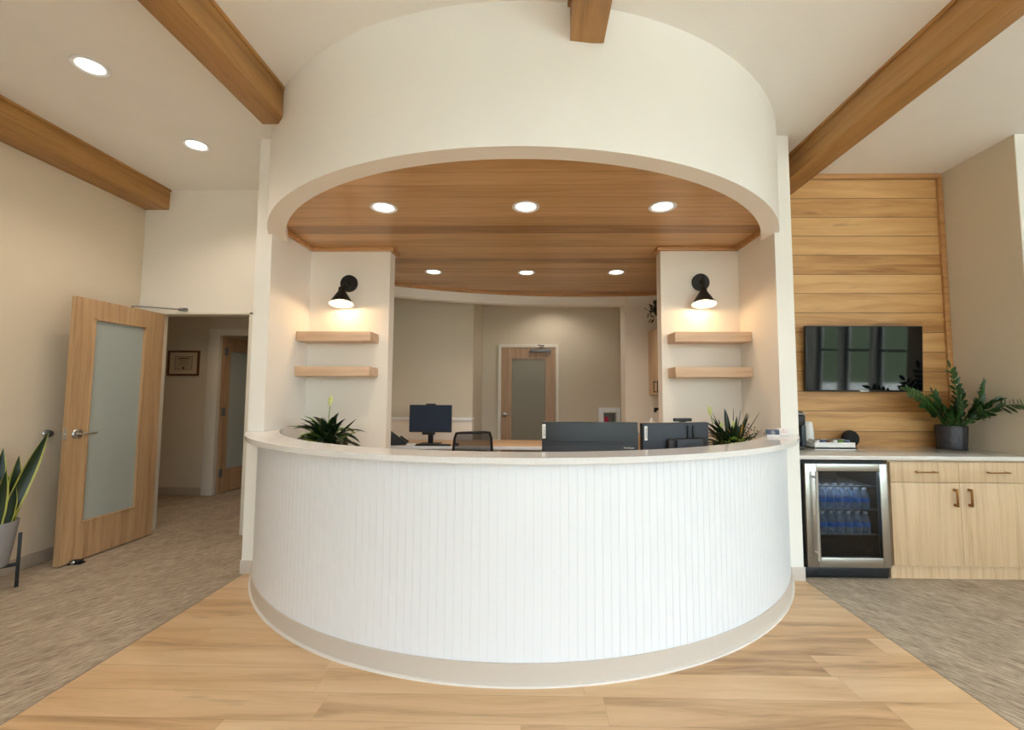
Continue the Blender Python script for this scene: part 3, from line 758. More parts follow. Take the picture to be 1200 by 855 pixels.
# snake plant in grey pot, on a black stand
SPX, SPY = -3.755, 3.095
t = thing('plant_stand', 'black four-legged plant stand at the left edge of the photo', 'plant stand', (SPX, SPY, 0))
for k in range(4):
    a = PI / 4 + k * PI / 2; q = Matrix.Rotation(a, 4, 'Z')
    mb = MB(); mb.box(0.157, 0.176, -.012, .012, 0.0, 0.372, .002, mat=q); mb.build('leg', 'black', t)
mb = MB()
for a in (PI / 4, 3 * PI / 4): mb.box(-.157, .157, -.012, .012, .146, .167, .002, mat=Matrix.Rotation(a, 4, 'Z'))
mb.build('cross_brace', 'black', t)
t = thing('snake_plant', 'yellow-edged snake plant in a tapered grey pot on the black stand', 'plant', (SPX, SPY, 0.168))
mb = MB(); mb.lathe([(.001, 0), (.118, 0), (.124, .008), (.160, .298), (.160, .304), (.152, .304), (.148, .27), (.001, .265)], n=40); mb.build('pot', 'greypot', t)
mb = MB(); mb.lathe([(.001, .268), (.147, .266)], n=24); mb.build('soil', 'soil', t)
mb = MB(); sw = lambda s: min(1, .55 + s * 1.5) * (1 - max(0, (s - .55) / .45) ** 1.8) + .01
for (x, y, dx, dy, L, wd, dr, tw) in ((.085, .03, .12, .26, .69, .068, .10, .7), (.09, .07, .01, .04, .50, .058, .0, .4), (.03, -.05, .02, -.1, .48, .060, .05, -.5), (.10, -.02, .12, -.02, .42, .055, .05, .8),
                                      (-.02, .06, -.06, .1, .55, .060, .0, .3), (.0, .0, .0, .0, .58, .062, .0, 1.2), (-.06, -.03, -.1, -.05, .46, .058, .06, .2), (.06, .09, .08, .12, .44, .05, .08, -.6),
                                      (.05, .05, .05, .02, .36, .05, .05, .3), (.11, .03, .10, .05, .30, .045, .0, -.4)):
    mb.leaf((x, y, .25), (dx, dy, 1), L, wd * 1.25, dr, 12, .14, sw, 0, .13, (1, -.9, .2), tw)
mb.build('leaves', ['leafdark', 'leafyellow'], t)

# ------------------------------------------------------------------ coffee bar on the right
KY = 3.52
cabn = thing('base_cabinet', 'pale oak two-door base cabinet with two drawers under the coffee bar top', 'cabinet', (0, 0, 0))
cx0, cxm, cx1 = 2.690, 3.203, 3.752
mb = MB(); mb.box(cx0, cx1, KY + .019, YW - .004, .09, .882); mb.build('carcass', 'cabY', cabn)
mb = MB(); mb.box(cx0, cx1, KY + .035, YW - .02, 0.0, .09); mb.build('toe_kick', 'cab', cabn)
def hbar(parent, x, z, horiz, L):
    mb = MB()
    if horiz:
        mb.box(x - L / 2, x + L / 2, KY - .034, KY - .024, z - .005, z + .005, .001)
        for s in (-1, 1): mb.box(x + s * (L / 2 - .012) - .005, x + s * (L / 2 - .012) + .005, KY - .03, KY + .0005, z - .005, z + .005, .001)
    else:
        mb.box(x - .006, x + .006, KY - .034, KY - .022, z - L / 2, z + L / 2, .001)
        for s in (-1, 1): mb.box(x - .007, x + .007, KY - .03, KY + .0005, z + s * (L / 2 - .010) - .009, z + s * (L / 2 - .010) + .009, .001)
    mb.build('handle', 'bronze', parent)
for a, b in ((cx0 + .002, cxm - .0015), (cxm + .0015, cx1 - .002)):
    mb = MB(); mb.box(a, b, KY, KY + .018, .7175, .868, .0012); dr = mb.build('drawer_front', 'cab', cabn); hbar(dr, (a + b) / 2 + .002, .796, True, .155)
for a, b, hx in ((cx0 + .002, cxm - .0015, cxm - .045), (cxm + .0015, cx1 - .002, cxm + .062)):
    mb = MB(); mb.box(a, b, KY, KY + .018, .105, .7135, .0012); dr = mb.build('cabinet_door', 'cab', cabn); hbar(dr, hx, .608, False, .132)
t = thing('filler_panel', 'thin oak filler strip between pier and beverage fridge', 'panel', (0, 0, 0))
mb = MB(); mb.box(PXR + .004, 2.026, KY + .01, YW - .01, 0, .882); mb.build('panel_board', 'cabY', t)
t = thing('bar_countertop', 'grey-white quartz countertop over fridge and oak cabinet', 'countertop', (0, 0, 0))
mb = MB(); mb.box(PXR + .002, XR - .002, KY - .025, YW - .002, .884, .914, .002); mb.build('counter_slab', 'quartz2', t)

# beverage fridge
fx, fxr = 2.034, 2.672
fg = thing('beverage_fridge', 'stainless glass-door beverage fridge holding two rows of bottles', 'fridge', (0, 0, 0))
mb = MB()
mb.box(fx, fxr, 4.06, 4.09, .012, .868); mb.box(fx, fx + .03, KY + .032, 4.06, .012, .868); mb.box(fxr - .03, fxr, KY + .032, 4.06, .012, .868)
mb.box(fx + .03, fxr - .03, KY + .032, 4.06, .835, .868); mb.box(fx + .03, fxr - .03, KY + .032, 4.06, .012, .13); mb.build('cabinet_shell', 'fridgein', fg)
mb = MB(); mb.box(fx, fxr - .02, KY + .012, KY + .032, .008, .083, .003)
for k in range(4): mb.box(fx + .10, fxr - .10, KY + .008, KY + .012, .028 + k * .012, .034 + k * .012)
mb.build('kick_grille', 'blackplastic', fg)
mb = MB(); gx0, gx1, gz0, gz1 = 2.135, 2.606, .160, .797
fd_ = fg
mb.box(2.050, gx0, KY - .012, KY + .030, .089, .852, .003); mb.box(gx1, 2.662, KY - .012, KY + .030, .089, .852, .003)
mb.box(gx0, gx1, KY - .012, KY + .030, gz1, .852, .003); mb.box(gx0, gx1, KY - .012, KY + .030, .089, gz0, .003)
dfr = mb.build('door_frame', 'steel', fg)
mb = MB(); mb.box(gx0 + .0005, gx1 - .0005, KY - .002, KY + .006, gz0 + .0005, gz1 - .0005); mb.build('door_glass', 'fridgeglass', fg)
mb = MB(); mb.cyl((2.108, KY - .055, .150), (2.108, KY - .055, .800), .0105, n=16)
for z in (.20, .755): mb.cyl((2.108, KY - .055, z), (2.108, KY - .011, z), .008, n=12)
mb.build('handle', 'steel', fg)
for z in (.671, .497, .312):
    mb = MB(); mb.box(fx + .033, fxr - .034, KY + .055, KY + .062, z - .006, z + .006, .001)
    for k in range(26):
        x = fx + .045 + k * .0215; mb.box(x - .0015, x + .0015, KY + .06, 4.05, z - .002, z + .001)
    mb.build('wire_shelf', 'midgrey', fg)
mb = MB(); mb.box(fx + .15, fxr - .15, KY + .07, KY + .09, .828, .835); mb.build('led_strip', 'led', fg)
light('AREA', 'fridge_light', 2.0, (.72, .86, 1.0), fg, (2.353, KY + .12, .826), (0, 0, 0), shape='RECTANGLE', size=.4, size_y=.1)
# water bottles
bt = thing('water_bottle', 'clear water bottle with blue label on the upper fridge shelf', 'bottle', (0, 0, 0), 0, 'bottles on the upper fridge shelf')
mb = MB(); mb.lathe([(.001, 0), (.029, 0), (.031, .004), (.0315, .03), (.030, .04), (.031, .05), (.031, .082), (.030, .098), (.022, .124), (.0125, .140), (.0125, .146)], n=14); mb.build('bottle_body', 'pvc', bt)
mb = MB(); mb.lathe([(.0318, .048), (.0320, .05), (.0320, .080), (.0318, .082)], n=14); mb.build('bottle_label', 'labelblue', bt)
mb = MB(); mb.lathe([(.0145, .142), (.0145, .157), (.0135, .159), (.001, .159)], n=14); mb.build('bottle_cap', 'capwhite', bt)
first = True
for z, lab, grp in ((.4985, None, None), (.3135, 'clear water bottle with blue label on the lower fridge shelf', 'bottles on the lower fridge shelf')):
    for j in range(3):
        for k in range(7):
            x = 2.166 + k * .0662 + random.uniform(-.001, .001); y = KY + .100 + j * .072 + random.uniform(-.001, .001)
            if first: bt.location = (x, y, z); first = False
            else: dup(bt, (x, y, z), lab, random.uniform(0, 6), grp)

# things on the coffee bar
CT = .9145
t = thing('coffee_maker', 'black single-serve coffee maker half hidden behind the right pier', 'coffee maker', (2.135, 3.93, CT))
mb = MB(); mb.box(-.095, .095, -.13, .13, 0, .035, .012); mb.build('drip_base', 'blackplastic', t)
mb = MB(); mb.box(-.095, .095, .02, .13, .03, .30, .02); mb.box(-.082, .112, -.13, .13, .20, .292, .02); mb.build('body', 'blackplastic', t)
mb = MB(); mb.box(-.085, .10, -.12, .10, .292, .318, .012); mb.build('lid', 'blackplastic', t)
mb = MB(); mb.tube([(-.09, -.128, .296), (.0, -.14, .305), (.108, -.128, .296)], .007, 8); mb.build('lid_handle', 'chrome', t)
mb = MB(); mb.box(.075, .115, -.12, -.05, .03, .21, .01); mb.build('water_tank', 'blueblack', t)
t = thing('cup_stack', 'upside-down stack of white paper cups beside the coffee maker', 'cups', (2.414, 4.065, CT))
for k in range(7):
    z = .0 + k * .019
    if k == 0: prof = [(.045, 0), (.047, .002), (.046, .006), (.034, .105), (.001, .106)]
    else: prof = [(.0445, 0), (.0465, .002), (.0455, .006), (.034, .105), (.001, .106)]
    mb = MB(); mb.lathe(prof, (0, 0, z), 28); mb.build('paper_cup', 'paper', t)
t = thing('pod_tray', 'low white tray filled with coffee pods', 'tray', (2.505, 3.925, CT))
mb = MB(); mb.box(-.167, .167, -.075, .075, 0, .020)
for a, b, c, d in ((-.167, .167, -.075, -.069), (-.167, .167, .069, .075), (-.167, -.161, -.069, .069), (.161, .167, -.069, .069)): mb.box(a, b, c, d, .006, .060, .001)
mb.build('tray_box', 'paper', t)
pod = None; cols = ['foil', 'podblue', 'podbrown', 'foil', 'podgreen', 'podblue', 'foil', 'podbrown', 'foil', 'podgreen', 'podblue', 'foil']
nm = {'foil': 'silver', 'podblue': 'blue-grey', 'podbrown': 'brown', 'podgreen': 'green'}
for k in range(12):
    i, j = k % 6, k // 6
    x = 2.505 - .125 + i * .050; y = 3.925 - .034 + j * .066
    lab = '%s-lidded coffee pod in the %s row of the white tray' % (nm[cols[k]], 'front' if j == 0 else 'back')
    if True:
        p_ = thing('coffee_pod', lab, 'coffee pod', (x, y, CT + .0205), 0, '%s pods in the %s row of the tray' % (nm[cols[k]], 'front' if j == 0 else 'back'))
        mb = MB(); mb.lathe([(.001, 0), (.016, 0), (.018, .003), (.0205, .052), (.0235, .054), (.0235, .056)], n=16); mb.build('pod_cup', cols[k] if k % 3 else 'paper', p_)
        mb = MB(); mb.lathe([(.0234, .056), (.0225, .0585), (.001, .060)], n=16); mb.build('pod_lid', cols[k], p_)
t = thing('round_speaker', 'round black fabric speaker behind the white pod tray', 'speaker', (2.775, 4.06, CT))
mb = MB(); mb.ball((0, 0, .074), .072, .055, .074, 32, 18); mb.build('speaker_body', 'fabric', t)
mb = MB(); mb.lathe([(.001, 0), (.045, 0), (.045, .006), (.03, .014)], n=28); mb.build('speaker_foot', 'blackplastic', t)

# ZZ plant
ZX, ZY = 3.560, 3.960
t = thing('zz_plant', 'leafy green plant in a dark chevron-textured pot on the coffee bar', 'plant', (ZX, ZY, CT))
mb = MB(); rows = []; NN = 144; NZ = 44
for i in range(NZ + 1):
    z = .004 + .196 * i / NZ; tt = i / NZ; r0 = .092 + .016 * (tt ** .6)
    row = []
    for k in range(NN):
        a = 2 * PI * k / NN; ph = a / (2 * PI) * 16; tri = abs((ph % 1) - .5) * 2
        s = ((z / .0245) - tri * 1.3) % 1.0; amp = .0045 if .03 < tt < .97 else 0
        r = r0 + amp * (abs(s - .5) * 2 - .5)
        row.append((r * math.cos(a), r * math.sin(a), z))
    rows.append(row)
V = mb.grid(rows, True); mb.bm.faces.new(V[0][::-1])
mb.lathe([(.108, .200), (.104, .203), (.099, .198), (.097, .17)], n=48)
mb.build('pot', 'darkpot', t, 50)
mb = MB(); mb.lathe([(.001, .178), (.098, .176)], n=24); mb.build('soil', 'soil', t)
mb = MB(); mb.lathe([(.001, -.0), (.098, 0), (.104, .003), (.104, .0038), (.001, .0036)], n=36); mb.build('saucer', 'terra', t)
mbs = MB(); mbl = MB()
def zz_stem(base, tip, bend, nl, ls, start=.3):
    b, e = Vector(base), Vector(tip); pts = []
    for i in range(13):
        s = i / 12; p = b.lerp(e, s) + Vector(bend) * math.sin(PI * s) * (1 - .3 * s); pts.append(p)
    mbs.tube(pts, lambda s: .0075 - .0045 * s, 7)
    for k in range(nl):
        s = start + (1 - start) * k / (nl - 1); f = s * 12; i = min(11, int(f)); p = pts[i].lerp(pts[i + 1], f - i); tg = (pts[i + 1] - pts[i]).normalized()
        sd = tg.cross(Vector((.2, -1, .35))).normalized()
        for sg in ((-1, 1) if k < nl - 1 else (0,)):
            dv = (tg * .62 + sd * sg * .95 + Vector((0, random.uniform(-.2, .2), random.uniform(.05, .3)))).normalized() if sg else tg
            l = ls * (1.0 - .35 * abs(s - .55)) * random.uniform(.88, 1.1)
            mbl.leaf(p, dv, l * 1.08, l * .50, .25, 6, .14, None, 0, None, (.2, -1, .45))
for st in (((.02, 0, .17), (-.03, -.06, .69), (.04, -.02, 0), 8, .078, .38), ((-.03, -.01, .17), (-.44, -.10, .50), (.02, 0, .06), 10, .070, .3),
           ((.03, -.03, .17), (.10, -.52, .385), (.08, .0, .10), 10, .075, .3), ((.05, -.05, .17), (.02, -.28, .56), (.05, 0, .03), 8, .075, .4),
           ((-.02, .02, .17), (-.18, -.05, .48), (0, 0, .02), 7, .072, .35), ((.01, -.05, .17), (-.10, -.22, .42), (0, 0, .05), 7, .072, .3),
           ((.0, .03, .17), (.06, -.02, .50), (.02, 0, 0), 6, .075, .35), ((.05, .0, .17), (.05, -.20, .38), (.03, 0, .05), 6, .075, .3),
           ((-.05, -.03, .17), (-.20, -.18, .33), (0, 0, .05), 6, .07, .3), ((.03, -.06, .17), (.0, -.30, .33), (.02, 0, .06), 6, .072, .3),
           ((.0, -.02, .17), (.02, -.10, .42), (.0, 0, .0), 6, .075, .25), ((-.04, .0, .17), (-.30, -.06, .40), (.0, 0, .05), 7, .07, .35)):
    zz_stem(*st)
for st in (((.03, -.04, .17), (.12, -.16, .30), (.02, 0, .05), 6, .072, .25), ((-.03, -.04, .17), (-.12, -.14, .32), (0, 0, .04), 6, .072, .25), ((.01, .0, .17), (-.06, -.12, .40), (0, 0, .03), 6, .075, .3), ((.02, .0, .17), (.11, -.30, .42), (.02, 0, .05), 7, .074, .35)):
    zz_stem(*st)
mbs.build('stems', 'leafmid', t); mbl.build('leaves', 'leafzz', t)

# television
tv = thing('television', 'flat black television on the plank wall reflecting windows', 'television', (2.925, 4.075, 1.6925))
tilt = Matrix.Rotation(math.radians(3.0), 4, 'X')
mb = MB(); mb.box(-.512, .512, -.022, .012, -.292, .292, .004, mat=tilt); mb.build('tv_case', 'blackplastic', tv)
mb = MB(); mb.box(-.503, .503, -.0235, -.0215, -.277, .284, mat=tilt); mb.build('screen', 'screen', tv)
mb = MB(); mb.box(-.2, .2, .012, .032, -.15, .15, .003); mb.box(-.12, .12, .03, .064, -.10, .10, .003); mb.build('wall_mount', 'black', tv)
mb = MB(); mb.box(-.04, .04, -.0245, -.022, -.290, -.282, mat=tilt); mb.build('brand_bar', 'chrome', tv)

# ------------------------------------------------------------------ reception desk equipment
def monitor(label, loc, rz, w_, h_, zc, group):
    r = thing('monitor', label, 'monitor', loc, rz, group)
    mb = MB(); mb.box(-w_ / 2, w_ / 2, -.018, .012, zc - h_ / 2, zc + h_ / 2, .005); mb.build('housing', 'blackplastic' if group else 'blueblack', r)
    return r
# two monitors seen from behind (their backs face the camera, local -Y)
m1 = monitor('black monitor seen from behind, middle of counter, lighter horizontal seam below', (.359, 2.95, .741), 0.006, .616, .355, .272, 'monitors seen from behind the counter')
m1['label'] = 'black monitor seen from behind, standing nearest the counter middle'
mb = MB(); mb.box(-.306, .306, -.024, -.017, .095, .325, .004); mb.box(-.300, .300, -.029, -.017, .10, .310, .004)
mb.build('back_cover', 'charcoal', m1)
mb = MB(); mb.box(-.306, -.285, -.0262, -.0238, .345 - .0, .345 + .0902, .0006); o_ = mb.build('badge_plate', 'paper', m1); o_.location = (0, .0055, 0)
text('badge_text', 'Lenovo', .021, 'blackplastic', m1, Matrix.Translation((-.2955, -.0210, .390)) @ Matrix.Rotation(PI / 2, 4, 'X') @ Matrix.Rotation(PI / 2, 4, 'Z'))
text('model_text', 'ThinkVision', .014, 'paper', m1, Matrix.Translation((.245, -.0296, .288)) @ Matrix.Rotation(PI / 2, 4, 'X'))
for x in (-.02, .075):
    mb = MB(); mb.cyl((x, -.0285, .293), (x, -.0300, .293), .004, n=10); mb.build('vent_hole', 'black', m1)
mb = MB(); mb.box(-.03, .03, .012, .045, .03, .30, .004); mb.box(-.13, .13, -.03, .19, 0, .014, .005); mb.build('stand', 'blackplastic', m1)
mb = MB(); mb.box(-.298, .298, .0125, .0135, .11, .435); mb.build('screen', 'screen', m1)
m2 = monitor('black monitor seen from behind with small computer mounted on it, nearest the spiky plant', (.926, 3.03, .741), 0.30, .50, .315, .2865, 'monitors seen from behind the counter')
mb = MB(); mb.box(-.248, .248, -.026, -.017, .131, .442, .005); mb.build('back_cover', 'blueblack', m2)
mb = MB(); mb.box(-.236, -.216, -.0275, -.0255, .335, .425, .0005); mb.build('badge_plate', 'paper', m2)
text('badge_text', 'Lenovo', .021, 'blackplastic', m2, Matrix.Translation((-.226, -.0280, .38)) @ Matrix.Rotation(PI / 2, 4, 'X') @ Matrix.Rotation(PI / 2, 4, 'Z'))
mb = MB(); mb.box(-.085, .215, -.062, -.026, .12, .345, .02, seg=3); mb.build('mount_bracket', 'black', m2)
mb = MB(); mb.box(-.035, .160, -.085, -.062, .12, .342, .006); mb.build('computer_box', 'blueblack', m2)
mb = MB(); mb.tube([(.0625 + .055 * math.cos(a), -.0855, .262 + .055 * math.sin(a)) for a in [PI * k / 16 for k in range(17)]], .0022, 6); mb.build('computer_ring', 'blackplastic', m2)
for x in (.085, .128):
    mb = MB(); mb.box(x - .008, x + .008, -.036, -.0255, .34, .425, .003); mb.build('bracket_clip', 'black', m2)
mb = MB(); mb.box(-.03, .03, .012, .045, .03, .30, .004); mb.box(-.12, .12, -.03, .17, 0, .014, .005); mb.build('stand', 'blackplastic', m2)
mb = MB(); mb.box(-.244, .244, .0125, .0135, .135, .438); mb.build('screen', 'screen', m2)
t = thing('webcam', 'small black webcam clipped on top of the monitor beside the spiky plant', 'webcam', (.991, 3.055, 1.187), 0.30)
mb = MB(); mb.box(-.066, .066, -.012, .016, .004, .026, .006); mb.build('camera_bar', 'blackplastic', t)
mb = MB(); mb.box(-.022, .022, -.006, .012, -.0005, .008, .001); mb.build('clip', 'black', t)

# monitor facing the camera on the back desk
m3 = monitor('dark-screened monitor facing us on the far desk beside the phone', (-1.277, 5.60, .7415), -0.05, .530, .335, .312, None)
mb = MB(); mb.box(-.259, .259, -.0195, -.0180, .158, .474); mb.build('screen', 'monscreen', m3)
mb = MB(); mb.box(-.060, .060, -.016, .010, .4785, .496, .004); mb.build('camera_bar', 'blackplastic', m3)
mb = MB(); mb.box(-.10, .06, -.022, .005, .115, .147, .004); mb.build('sound_bar', 'blackplastic', m3)
mb = MB(); mb.box(-.03, .03, .0, .035, .0, .30, .004); mb.box(-.12, .12, -.08, .12, 0, .012, .004); mb.build('stand', 'blackplastic', m3)
t = thing('keyboard', 'black keyboard in front of the far desk monitor', 'keyboard', (-1.20, 5.43 - .02, .7425), 0.02)
mb = MB(); mb.box(-.21, .21, -.02, .05, 0, .012, .003)
mb.build('key_deck', 'blackplastic', t)
mb = MB()
for i in range(4):
    for j in range(13): mb.box(-.2 + j * .031, -.2 + j * .031 + .026, -.016 + i * .016, -.016 + i * .016 + .013, .012, .017, .001)
mb.build('keys', 'black', t)
t = thing('computer_mouse', 'black mouse to the right of the far keyboard', 'mouse', (-.93, 5.46, .7425))
mb = MB(); mb.ball((0, 0, .014), .032, .055, .0185, 20, 12); mb.build('mouse_shell', 'blackplastic', t)
t = thing('desk_phone', 'black wedge-shaped desk phone left of the far monitor', 'phone', (-1.66, 5.53, .7425), .5)
mb = MB()
pr = [(-.10, 0), (.10, 0), (.10, .02), (-.10, .175), (-.115, .165)]
mb.grid([[(x, -.09, z) for x, z in pr], [(x, .09, z) for x, z in pr]], True); mb.bm.verts.ensure_lookup_table()
mb.bm.faces.new([v for v in mb.bm.verts if v.co.y < 0][::-1]); mb.bm.faces.new([v for v in mb.bm.verts if v.co.y > 0])
mb.build('phone_base', 'blackplastic', t)
mb = MB(); mb.box(-.02, .10, -.095, -.05, .05, .075, .008, mat=Matrix.Rotation(.65, 4, 'Y') @ Matrix.Translation((-.03, 0, .03))); mb.build('handset', 'blackplastic', t)
t = thing('paper_pad', 'small pad of white paper beside the desk phone', 'paper', (-1.47, 5.45, .7425), .1)
mb = MB(); mb.box(-.055, .055, -.04, .04, 0, .02, .002); mb.build('sheets', 'paper', t)

# office chair
ch = thing('office_chair', 'black mesh-backed office chair in front of the far desk', 'chair', (-.66, 4.95, 0), 0.12)
def cpt(x, z): return Vector((x, -.22 - .05 * (z - .55) + .05 * (x / .2) ** 2 * .0, z))
mb = MB(); pts = []
for (x, z) in ((-.215, .57), (-.205, .75), (-.190, .90), (-.172, .955), (-.12, .962), (0, .966), (.12, .968), (.172, .962), (.190, .90), (.200, .75), (.21, .57), (.1, .53), (-.1, .53)): pts.append((x, -.25 + .10 * (x / .2) ** 2 * .6 - .04 * (z - .55), z))
mb.tube(pts, .0135, 10, 0, True); mb.build('backrest_frame', 'blackplastic', ch)
t_ = NT('see_through_mesh'); t_.set(Base_Color=lin((26, 25, 27)), Roughness=.9); trn = t_.n('ShaderNodeBsdfTransparent'); mxs = t_.n('ShaderNodeMixShader'); mxs.inputs[0].default_value = .30
t_.link(t_.b.outputs[0], mxs.inputs[1]); t_.link(trn.outputs[0], mxs.inputs[2]); t_.link(mxs.outputs[0], t_.out.inputs[0]); M['chairmesh'] = t_.m
mb = MB(); rows = []
for i in range(9):
    z = .54 + (.958 - .54) * i / 8; hw = .21 - .032 * i / 8
    rows.append([(hw * k / 5, -.25 + .06 * (hw * k / 5 / .2) ** 2 - .04 * (z - .55), z) for k in range(-5, 6)])
mb.grid(rows); mb.build('backrest_mesh', 'chairmesh', ch)
mb = MB(); mb.box(-.24, .24, -.22, .24, .44, .50, .025, seg=3); mb.build('seat', 'fabric', ch)
mb = MB(); mb.tube([(0, -.05, .43), (0, -.24, .45), (0, -.285, .60)], .022, 10); mb.build('back_bracket', 'blackplastic', ch)
for s in (-1, 1):
    mb = MB(); mb.tube([(s * .2, .0, .45), (s * .28, .0, .47), (s * .285, .0, .64)], .014, 8); mb.box(s * .285 - .035, s * .285 + .035, -.11, .11, .64, .665, .01); mb.build('armrest', 'blackplastic', ch)
mb = MB(); mb.cyl((0, 0, .09), (0, 0, .44), .028); mb.build('gas_column', 'blackplastic', ch)
for k in range(5):
    a = 2 * PI * k / 5 + .3; e = Vector((math.cos(a) * .30, math.sin(a) * .30, .075))
    mb = MB(); mb.tube([(0, 0, .10), e], .018, 8); bl = mb.build('base_leg', 'blackplastic', ch)
    mb = MB(); mb.cyl(e + Vector((0, -.02, -.0465)), e + Vector((0, .02, -.0465)), .028, n=16); mb.build('caster', 'black', bl)

# ------------------------------------------------------------------ plants on the staff worktop
def pot_plain(parent, r0, r1, h, mat):
    mb = MB(); mb.lathe([(.001, 0), (r0, 0), (r0 + .003, .005), (r1, h), (r1 - .008, h), (r1 - .012, h - .02), (.001, h - .022)], n=32); mb.build('pot', mat, parent)
    mb = MB(); mb.lathe([(.001, h - .018), (r1 - .013, h - .020)], n=24); mb.build('soil', 'soil', parent)
def free_spot(q, m):
    if not (IXL + .012 + m < q.x < IXR - .012 - m) or q.y > YN - .012 - m: return False
    r = math.hypot(q.x - CX, q.y - CY)
    if r + m > RTI - .012 and q.z < 1.0724 + .012 + m * .4: return False
    return q.z > .75
PB = (-1.70, 3.73, .7405); QB = (1.60, 3.70, .7405)
t = thing('peace_lily', 'dark leafy peace lily with one pale bloom in the left niche', 'plant', PB)
pot_plain(t, .09, .115, .19, 'terra')
mb = MB(); rnd = random.Random(3); n_ok = 0
while n_ok < 62:
    a = rnd.uniform(0, 2 * PI); el = rnd.uniform(.35, 1.4); L = rnd.uniform(.22, .36)
    d = (math.cos(a) * math.cos(el), math.sin(a) * math.cos(el) * .8, math.sin(el))
    b = Vector((math.cos(a) * rnd.uniform(.0, .05), math.sin(a) * rnd.uniform(0, .05), .18 + rnd.uniform(0, .06)))
    n_ok += mb.leaf_ok(free_spot, PB, b, d, L, rnd.uniform(.050, .076), rnd.uniform(1.3, 2.6), 8, .22, None, 1 if rnd.random() < .06 else 0)
mb.leaf((.06, -.02, .25), (.75, -.05, .72), .25, .055, .1, 8, .2); mb.leaf((.08, -.03, .24), (.95, -.0, .55), .22, .04, .35, 8, .2, None, 1)
mb.leaf((-.06, .02, .24), (-.8, -.1, .85), .33, .04, 1.2, 8, .2, None, 1)
mb.build('leaves', ['leafdark', 'leaflight'], t)
mb = MB(); mb.tube([(.0, 0, .2), (.006, -.01, .36), (.016, -.015, .50), (.018, -.02, .535)], .0035, 7); fl = mb.build('flower_stem', 'leaflight', t)
mb = MB(); mb.leaf((.018, -.02, .525), (.05, .1, 1), .085, .042, .0, 8, .35, None, 0, None, (0, 1, 0)); mb.build('spathe', 'spathe', fl)
mb = MB(); mb.cyl((.020, -.024, .54), (.022, -.026, .585), .005, .003, 8); mb.build('spadix', 'leafyellow', fl)
mb = MB(); mb.leaf((.004, -.01, .36), (-.35, -.1, .9), .085, .035, .6, 6, .2); mb.build('young_leaf', 'leafdark', t)

t = thing('bromeliad_arrangement', 'spiky mixed green planting with yellow accents in the right niche', 'plant', QB)
pot_plain(t, .09, .12, .19, 'terra')
mb = MB(); rnd = random.Random(11); n_ok = 0
while n_ok < 50:
    a = rnd.uniform(0, 2 * PI); el = rnd.uniform(.35, 1.4); L = rnd.uniform(.17, .30)
    d = (math.cos(a) * math.cos(el), math.sin(a) * math.cos(el) * .8, math.sin(el))
    n_ok += mb.leaf_ok(free_spot, QB, (math.cos(a) * .04, math.sin(a) * .04, .18 + rnd.uniform(0, .05)), d, L, rnd.choice((.024, .03, .055, .066)), rnd.uniform(.5, 1.5), 8, .25)
for dx, dy, dz, L, wd in ((.02, 0, 1, .34, .022), (.16, -.02, .95, .34, .022), (.52, -.1, .95, .36, .024), (.9, -.1, .75, .27, .035), (.75, -.2, .8, .25, .03), (-.45, -.1, .9, .34, .022), (-.75, -.1, .65, .32, .022), (.35, .1, .95, .33, .02), (-.15, -.05, 1, .31, .02)):
    mb.leaf_ok(free_spot, QB, (dx * .05, dy * .05, .19), (dx, dy, dz), L, wd, .12, 8, .2)
mb.build('spiky_leaves', 'leafdark', t)
mb = MB()
for dx, dz in ((-.5, .8), (.1, .8), (.35, .55)): mb.leaf((.02, -.05, .24), (dx, -.15, dz), .17, .016, .5, 7, .2)
for k in range(9):
    a = rnd.uniform(0, 6.28); c = (.06 + .025 * math.cos(a) + (.055 if k > 5 else 0), -.13 + .01 * math.sin(a), .235 + .02 * math.sin(a) + (.01 if k > 5 else 0)); mb.leaf(c, (math.cos(a), -.3, math.sin(a)), .03, .02, .3, 4, .2)
mb.build('orange_petals', 'orange', t)
mb = MB()
for cx_, cz, n_ in ((-.055, .262, 34), (.01, .25, 20), (-.12, .245, 22), (.08, .245, 12)):
    for k in range(n_):
        v = Vector((rnd.gauss(0, 1), rnd.gauss(0, 1) - .6, rnd.gauss(0, 1))).normalized()
        mb.leaf(Vector((cx_, -.14, cz)) + v * .028, v + Vector((rnd.uniform(-.6, .6), 0, rnd.uniform(-.6, .6))), .022, .020, .1, 4, .15)
mb.build('hydrangea_heads', 'leaflight', t)
mb = MB(); mb.tube([(-.12, 0, .2), (-.16, -.01, .38), (-.18, -.01, .475)], .0035, 7); fl = mb.build('flower_stem', 'leaflight', t)
mb = MB(); mb.leaf((-.18, -.01, .46), (-.12, .02, 1), .085, .032, .0, 7, .35, None, 0, None, (0, 1, 0)); mb.leaf((-.10, -.02, .36), (.1, 0, 1), .05, .03, 0, 6, .3, None, 0, None, (0, 1, 0)); mb.leaf((.0, -.01, .36), (.0, 0, 1), .06, .03, 0, 6, .3, None, 0, None, (0, 1, 0)); mb.build('spathe', 'spathe', fl)
mb = MB()
for k in range(24):
    a = k * 2.4; r = .018 * math.sqrt(k); mb.ball((.125 + r * math.cos(a) * .8, -.01, .33 + r * math.sin(a) * .8), .006, n=8, m=6)
mb.tube([(.05, 0, .2), (.10, 0, .28), (.125, -.01, .33)], .003, 6); mb.build('seed_head', 'leafmid', t)

